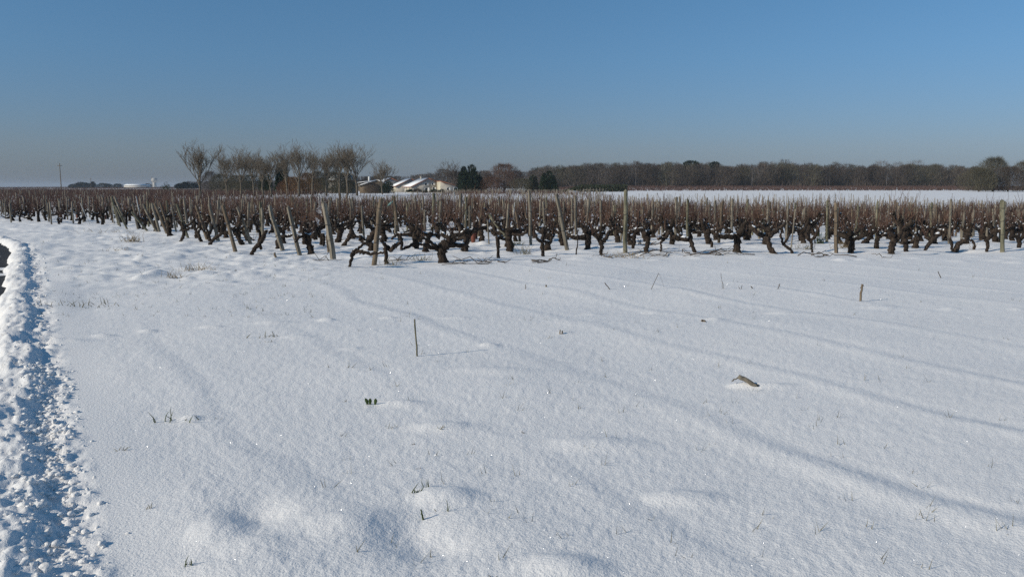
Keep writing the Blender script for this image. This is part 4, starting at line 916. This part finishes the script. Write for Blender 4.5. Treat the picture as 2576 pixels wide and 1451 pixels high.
mb = MB(); mb.tube([(0, 0, -1), (0, 0, h * .25), (0, 0, h * .6)], [3.2, 2.6, 2.6], 20); mb.build('shaft', M['concrete'], r_, smooth=True)
mb = MB(); mb.tube([(0, 0, h * .55), (0, 0, h * .68), (0, 0, h * .9), (0, 0, h)], [2.6, 4.3, 4.5, 3.0], 24); mb.build('tank', M['concrete'], r_)
# ------------------------------------------------------------------ small things in the vineyard
b = G(1190.7, 609.5); r_ = empty('vine_guard', b); tag(r_, 'terracotta red plastic guard wrapped round a young vine', 'vine guard')
mb = MB(); rng = np.random.RandomState(1); mb.tube([(0, 0, -.05), (0, 0, .12), (.02, 0, .26), (.03, 0, .36)], [.058, .066, .072, .035], 10, .14, rng); mb.build('sleeve', M['redguard'], r_, smooth=True)
mb = MB(); mb.tube([(0, 0, 0), (.03, 0, .4), (.08, .02, .7)], [.015, .013, .008], 5); mb.build('stem', M['bark'], r_)
for i, (u, v) in enumerate([(265, 553), (195, 550)]):
    b = G(u, v); mb = MB(); mb.tube([(0, 0, -.05), (0, 0, .1), (0, 0, .24)], [.05, .06, .05], 8, .08, rng); o = mb.build('vine_guard', M['redguard'], None, b)
    tag(o, 'small faded red vine guard at the far end of the rows', 'vine guard', 'red guards at the far row ends')
b = G(991, 574); c = at(981, 513, b.y); mb = MB(); P = [at(992, 504, b.y - .05), at(986, 509, b.y - .08), at(979, 515, b.y - .1), at(974, 520, b.y - .09)]
P = [np.array(q - c) for q in P]; mb.tube(P, [.012, .035, .045, .01], 6, .2, rng, flat=(1, .35)); tag(mb.build('plastic_strip', M['teal'], None, c), 'torn teal plastic strip hanging from an upright post', 'plastic strip')
# pruned brush piles
def brush(u, v, w, n, seed, label, hgt=.18):
    rng = np.random.RandomState(seed); b = G(u, v); r_ = empty('brush_pile', b); tag(r_, label, 'brush pile')
    for i in range(n):
        L = rng.uniform(.25, .85) * w; a = rng.normal(0, .75) + (math.pi if rng.rand() < .5 else 0); x0, y0 = rng.uniform(-w * .4, w * .4), rng.uniform(-.25, .25); q = []
        for t in np.linspace(0, 1, 5):
            x = x0 + math.cos(a) * L * (t - .5); y = y0 + math.sin(a) * L * (t - .5) * .7; zz = zat(b.x + x, b.y + y) - b.z + .012 + hgt * rng.rand() * math.sin(math.pi * t) * (i / n); x += rng.normal(0, .02); q.append((x, y, zz + rng.uniform(0, .012)))
        q[-1] = (q[-1][0], q[-1][1], q[-1][2] + rng.uniform(0, hgt))
        mb = MB(); r0 = rng.uniform(.006, .014); mb.tube(q, np.linspace(r0, r0 * .5, 5), 5, .1, rng); mb.build('stick', M['twig'], r_)
brush(1815, 640, 1.3, 13, 1, 'largest brush pile of pruned vine branches at the massive dark vine', .2)
brush(1185, 664, .9, 7, 2, 'pruned branches lying in front of the oldest vine')
brush(1240, 663, .7, 4, 3, 'small fan of pruned twigs beside the branches at the oldest vine')
brush(1362, 660, .4, 6, 4, 'small dark clump of bark and twigs in the open snow', .06)
brush(1405, 655, .35, 3, 5, 'few reddish pruned twigs beside the dark clump')
brush(1640, 640, 1.2, 8, 6, 'pruned canes scattered at the foot of the tall straight post')
brush(1630, 618, .7, 8, 7, 'brush heap behind the upright heavy-headed vine', .16)
brush(1530, 647, .6, 2, 8, 'two thin canes lying before the small Y-shaped vine')
brush(2085, 646, .9, 7, 9, 'forked pruned twigs at the foot of the brown squared post', .15)
brush(2225, 648, .35, 2, 10, 'short cut canes before the barrel-trunked vine')
brush(1020, 655, .8, 4, 11, 'long thin cane lying beside the short Y-shaped vine', .15)
brush(1720, 640, .4, 3, 12, 'slanting thin sticks before the arched stooping vine', .2)
brush(800, 655, .8, 3, 13, 'thin slanting cane lying in front of the thick squared end post', .3)
# weeds and tufts
def tuft(u, v, n, hpx, spread_px, m, label, seed, name='grass_tuft', wd=.004, curl=.5, cat='grass'):
    rng = np.random.RandomState(seed); b = G(u, v); mpp = b.y / F; h = hpx * mpp; sp_ = spread_px * mpp; mb = MB()
    for i in range(n):
        x, y = rng.normal(0, sp_ * .5), rng.normal(0, sp_ * .25); z = zat(b.x + x, b.y + y) - b.z - .01; d = unit(np.array([rng.normal(0, curl), rng.normal(0, curl * .6), 1])); l = h * rng.uniform(.35, 1.05); q = [np.array([x, y, z])]
        for _ in range(4):
            d = unit(d + np.array([rng.normal(0, .18), rng.normal(0, .18), -.06])); q.append(q[-1] + d * l / 4)
        mb.tube(q, np.array([1, .9, .75, .5, .2]) * wd, 3, cap=False)
    o = mb.build(name, M[m], None, b); tag(o, label, cat, kind='stuff' if spread_px >= 60 else None); return o
T_ = [(425,1062,9,42,45,'grass','dark spiky grass blades poking from the snow, one tall spike',.004,.35),(300,1130,5,26,30,'weed','curled dry grass wisp flat on the snow near the rutted edge',.003,.9),
 (1048,1238,7,38,12,'grass','small green grass tuft with bright blades',.004,.25),(1075,1225,4,45,26,'grass','few single grass blades beside the green tuft',.0025,.12),(1122,1285,2,48,6,'grass','lone tall thin grass blade in the snow',.0028,.06),
 (1101,1285,2,24,4,'weed','short bent grass blade beside the lone tall one',.003,.4),(470,1420,6,42,22,'grass','thin grass wisps at the bottom of the slope',.003,.4),(372,1278,3,26,10,'weed','two short wisps on the snow bank',.003,.5),
 (680,848,9,22,42,'weed','grey stubble stems in a loose row',.006,.5),(675,860,5,10,36,'weed','low broken stubble below the loose row of stems',.005,.7),(195,770,22,26,70,'weed','wide patch of grey grass blades beside the rutted edge',.005,.5),(262,765,8,24,40,'weed','thinner grass blades beside the wide grey patch',.005,.5),
 (440,700,34,28,26,'straw','dry straw tuft in the rough snow',.004,.6),(490,680,60,26,46,'straw','larger feathery tan grass tuft',.004,.7),(333,608,40,30,24,'straw','yellow green clump near the leaning end posts',.007,.5),(270,585,26,18,60,'straw','faded patch of dry grass at the row ends',.006,.8),
 (300,630,20,16,40,'straw','low dry grass below the yellow green clump',.005,.8),(1570,648,70,22,60,'straw','tan grass patch at the foot of the tall straight post',.005,.8),(1318,640,30,40,20,'weed','grey branching weed left of the cup-shaped vine',.005,.45),
 (1068,655,26,26,30,'weed','greyish weed left of the oldest vine',.006,.5),(985,668,20,34,36,'weed','reddish stalky weed before the short Y-shaped vine',.004,.4),(1300,615,30,14,16,'grass','small green clump beside the fallen log post',.006,.6),
 (2060,612,30,40,14,'grass','green leafy weed beside the slender rusty vine',.008,.35),(2118,625,26,26,26,'straw','pinkish dry weed between the brown post and stocky vine',.005,.5),(2025,628,40,30,30,'weed','grey green weed before the slender rusty vine',.005,.5),
 (1085,578,40,12,50,'grass','green low plants in the snow behind the oldest vine',.007,.8),(1040,1118,6,12,8,'twig','small brown curled leaf scrap on the snow',.004,.9),(1056,1177,6,10,8,'twig','tiny dark plant scrap on the snow',.004,.9),
 (985,1075,6,22,26,'weed','faint dry seed heads on the snow',.0025,.9),(1112,1078,7,16,10,'weed','little cluster of dry stalks beside the seed heads',.003,.4),(1316,1088,6,14,10,'twig','small brown twiglet on the snow',.003,.8),
 (880,925,3,22,8,'weed','thin crooked stalk above the leafy green shoots',.003,.4),(870,1010,3,24,6,'weed','two fine stems left of the green shoots',.0025,.2),(1085,1400,2,26,4,'weed','lone thin stem low in the snow',.003,.2),(898,1388,2,50,3,'weed','tall single stem near the drift hollow',.0025,.1),(545,1055,3,14,14,'weed','short stalks right of the spiky grass',.003,.5),
 (1320,727,2,18,4,'twig','small upright twig near the pebble-like stub',.005,.2),(1862,727,2,16,4,'twig','short forked twig beside the thin tall stalk',.006,.2),(1820,726,2,50,3,'twig','thin tall stalk in the open snow',.004,.05),(1430,668,3,12,12,'twig','bent twig in the open snow before the vines',.005,.5),(1245,1450,2,30,8,'weed','grass blade at the bottom edge',.003,.2)]
for i, (u, v, n, hp_, spx, m, lab, wd, cu) in enumerate(T_): tuft(u, v, n, hp_, spx, m, lab, 300 + i, 'grass_tuft' if m in ('grass', 'straw') else 'dry_weed', wd, cu, 'grass' if m in ('grass', 'straw') else 'weed')
# scattered fine blades nobody would count
rng = np.random.RandomState(401); mb = MB(); n = 420; uu = rng.uniform(90, 2560, n); vv = 600 + 840 * rng.rand(n) ** 1.3; uu = np.where(rng.rand(n) < .5, rng.uniform(100, 820, n), uu); vv = np.where(uu < 820, rng.uniform(585, 800, n), vv)
P = np.array([(*flat_at(a, b),) for a, b in zip(uu, vv)]); zz = Z(P[:, 0], P[:, 1]) - .005
for k_ in range(n):
    m_ = 3; base = np.stack([P[k_, 0] + rng.normal(0, .02, m_), P[k_, 1] + rng.normal(0, .02, m_), np.full(m_, zz[k_])], 1)
    mb.blades(base, np.stack([rng.normal(0, .5, m_), rng.normal(0, .5, m_), np.ones(m_)], 1), rng.uniform(.02, .09, m_), .0035 + P[k_, 1] * .0002, rng)
tag(mb.build('stray_blades', M['weed']), 'stray fine grass blades dotted over the snow', 'grass', kind='stuff')
# green leaf shoots
b = G(935, 1017); r_ = empty('green_shoot', b); tag(r_, 'pair of broad bright green leaves poking from the snow', 'plant')
for px, lean in ((-10, -.25), (-4, .1), (9, .2)):
    mb = MB(); x = px * b.y / F; h = 18 * b.y / F; mb.tube([(x, 0, -.02), (x + lean * h * .2, -.003, h * .25), (x + lean * h * .5, -.008, h * .6), (x + lean * h * .9, -.016, h * .9), (x + lean * h * 1.2, -.024, h * (1.05 if px < 0 else .8))], [.005, .010, .014, .009, .001], 7, .1, np.random.RandomState(2), flat=(1, .2)); mb.build('leaf', M['leaf'], r_, smooth=True)
# sticks and stakes in the open snow
def stick(u0, v0, u1, v1, wpx, m, name, label, seed, cat='stick', tw=None, dy=0.0, taper=.85):
    rng = np.random.RandomState(seed); b = G(u0, v0); t = at(u1, v1, b.y + dy); mpp = b.y / F; d = np.array(t - b); k = 7; P = [d * q for q in np.linspace(-.12, 1, k)]; P = np.array(P) + rng.normal(0, wpx * mpp * .10, (k, 3)); r = wpx * .5 * mpp
    root = empty(name, b); tag(root, label, cat); mb = MB(); mb.tube(P, np.linspace(r, r * taper, k), 8, .10, rng); mb.build('shaft', M[m], root)
    if tw:
        for a0, a1, c0, c1 in tw:
            q = np.array(at(a0, a1, b.y + dy * .8) - b); e_ = np.array(at(c0, c1, b.y + dy * .8) - b); mm = (q + e_) / 2 + rng.normal(0, .01, 3); mb = MB(); mb.tube([q, mm, e_], [r * .35, r * .3, r * .2], 5); mb.build('side_twig', M[m], root)
    return root
stick(1049.5, 896, 1043, 802, 4.6, 'weed', 'thin_stake', 'thin upright grey stick standing alone in the snow', 1, taper=.8)
stick(2163, 757, 2170, 714, 6, 'post_brown', 'short_stake', 'short brown stake with frayed top standing in the snow', 2, tw=[(2170,716,2174,720),(2169,718,2166,722)])
b = stick(1900, 969, 1856, 944, 11.5, 'post', 'wood_fragment', 'broken piece of grey post lying tilted out of the snow', 3, 'wood', tw=[(1858,948,1846,953),(1847,953,1841,958)], dy=.05, taper=1.0)
stick(1408.5, 840, 1409, 829, 3.6, 'post', 'wood_stub', 'small pale split stub, shorter of a pair', 4, 'stub'); stick(1414, 840, 1415, 832, 4, 'post_brown', 'wood_stub', 'small brown split stub, taller of a pair', 5, 'stub')
stick(1773, 809, 1764, 805, 6, 'post_brown', 'wood_stub', 'short brown stub lying almost buried in a snow mound', 6, 'stub'); stick(1374, 722, 1374, 717.5, 4.5, 'post', 'wood_stub', 'tiny round stub tip like a pebble in the snow', 7, 'stub')
stick(1534, 728, 1521, 711, 2.2, 'twig', 'vine_twig', 'dark straight twig leaning in the open snow', 8); stick(1638, 728, 1657, 687, 1.5, 'twig', 'vine_twig', 'long thin bent twig arching in the open snow', 9, tw=[(1657,687,1670,722)])
stick(2367, 699, 2359, 682, 2.2, 'twig', 'vine_twig', 'lone slanting grey twig beyond the short brown stake', 10); stick(1957, 727, 1962, 714, 2.2, 'twig', 'vine_twig', 'short reddish twig with a side knob', 11, tw=[(1960,719,1958,716)])
stick(1893, 726, 1889, 720, 2.6, 'twig', 'vine_twig', 'tiny pale twig tip in a snow dimple', 12); stick(693, 647, 690, 635, 6, 'post_brown', 'wood_stub', 'short cut stump before the leaning end posts', 13, 'stub')
stick(590, 685, 595, 680, 3, 'twig', 'vine_twig', 'small dark twig on the rough snow near the tan tuft', 14); stick(1791.5, 622, 1790, 608, 8, 'bark', 'wood_stub', 'cut vine stump standing between posts by the massive vine', 15, 'stub')
stick(1065, 1306, 1059, 1281, 6, 'grass', 'grass_stub', 'thick dark green cut grass stub', 16, 'stub', taper=.6)

# ------------------------------------------------------------------ air
hb = MB(); hb.box(-9200, 9200, -9200, 9200, -6, 36)
hm = bpy.data.materials.new('haze_air'); hm.use_nodes = True; ht = hm.node_tree; ht.nodes.clear()
ho = ht.nodes.new('ShaderNodeOutputMaterial'); hv = ht.nodes.new('ShaderNodeVolumePrincipled'); hv.inputs['Color'].default_value = (.74, .85, 1.0, 1); hv.inputs['Density'].default_value = .00012
ht.links.new(hv.outputs[0], ho.inputs['Volume'])
tag(hb.build('haze', hm), 'thin pale blue winter haze in the distance', 'haze', kind='stuff')
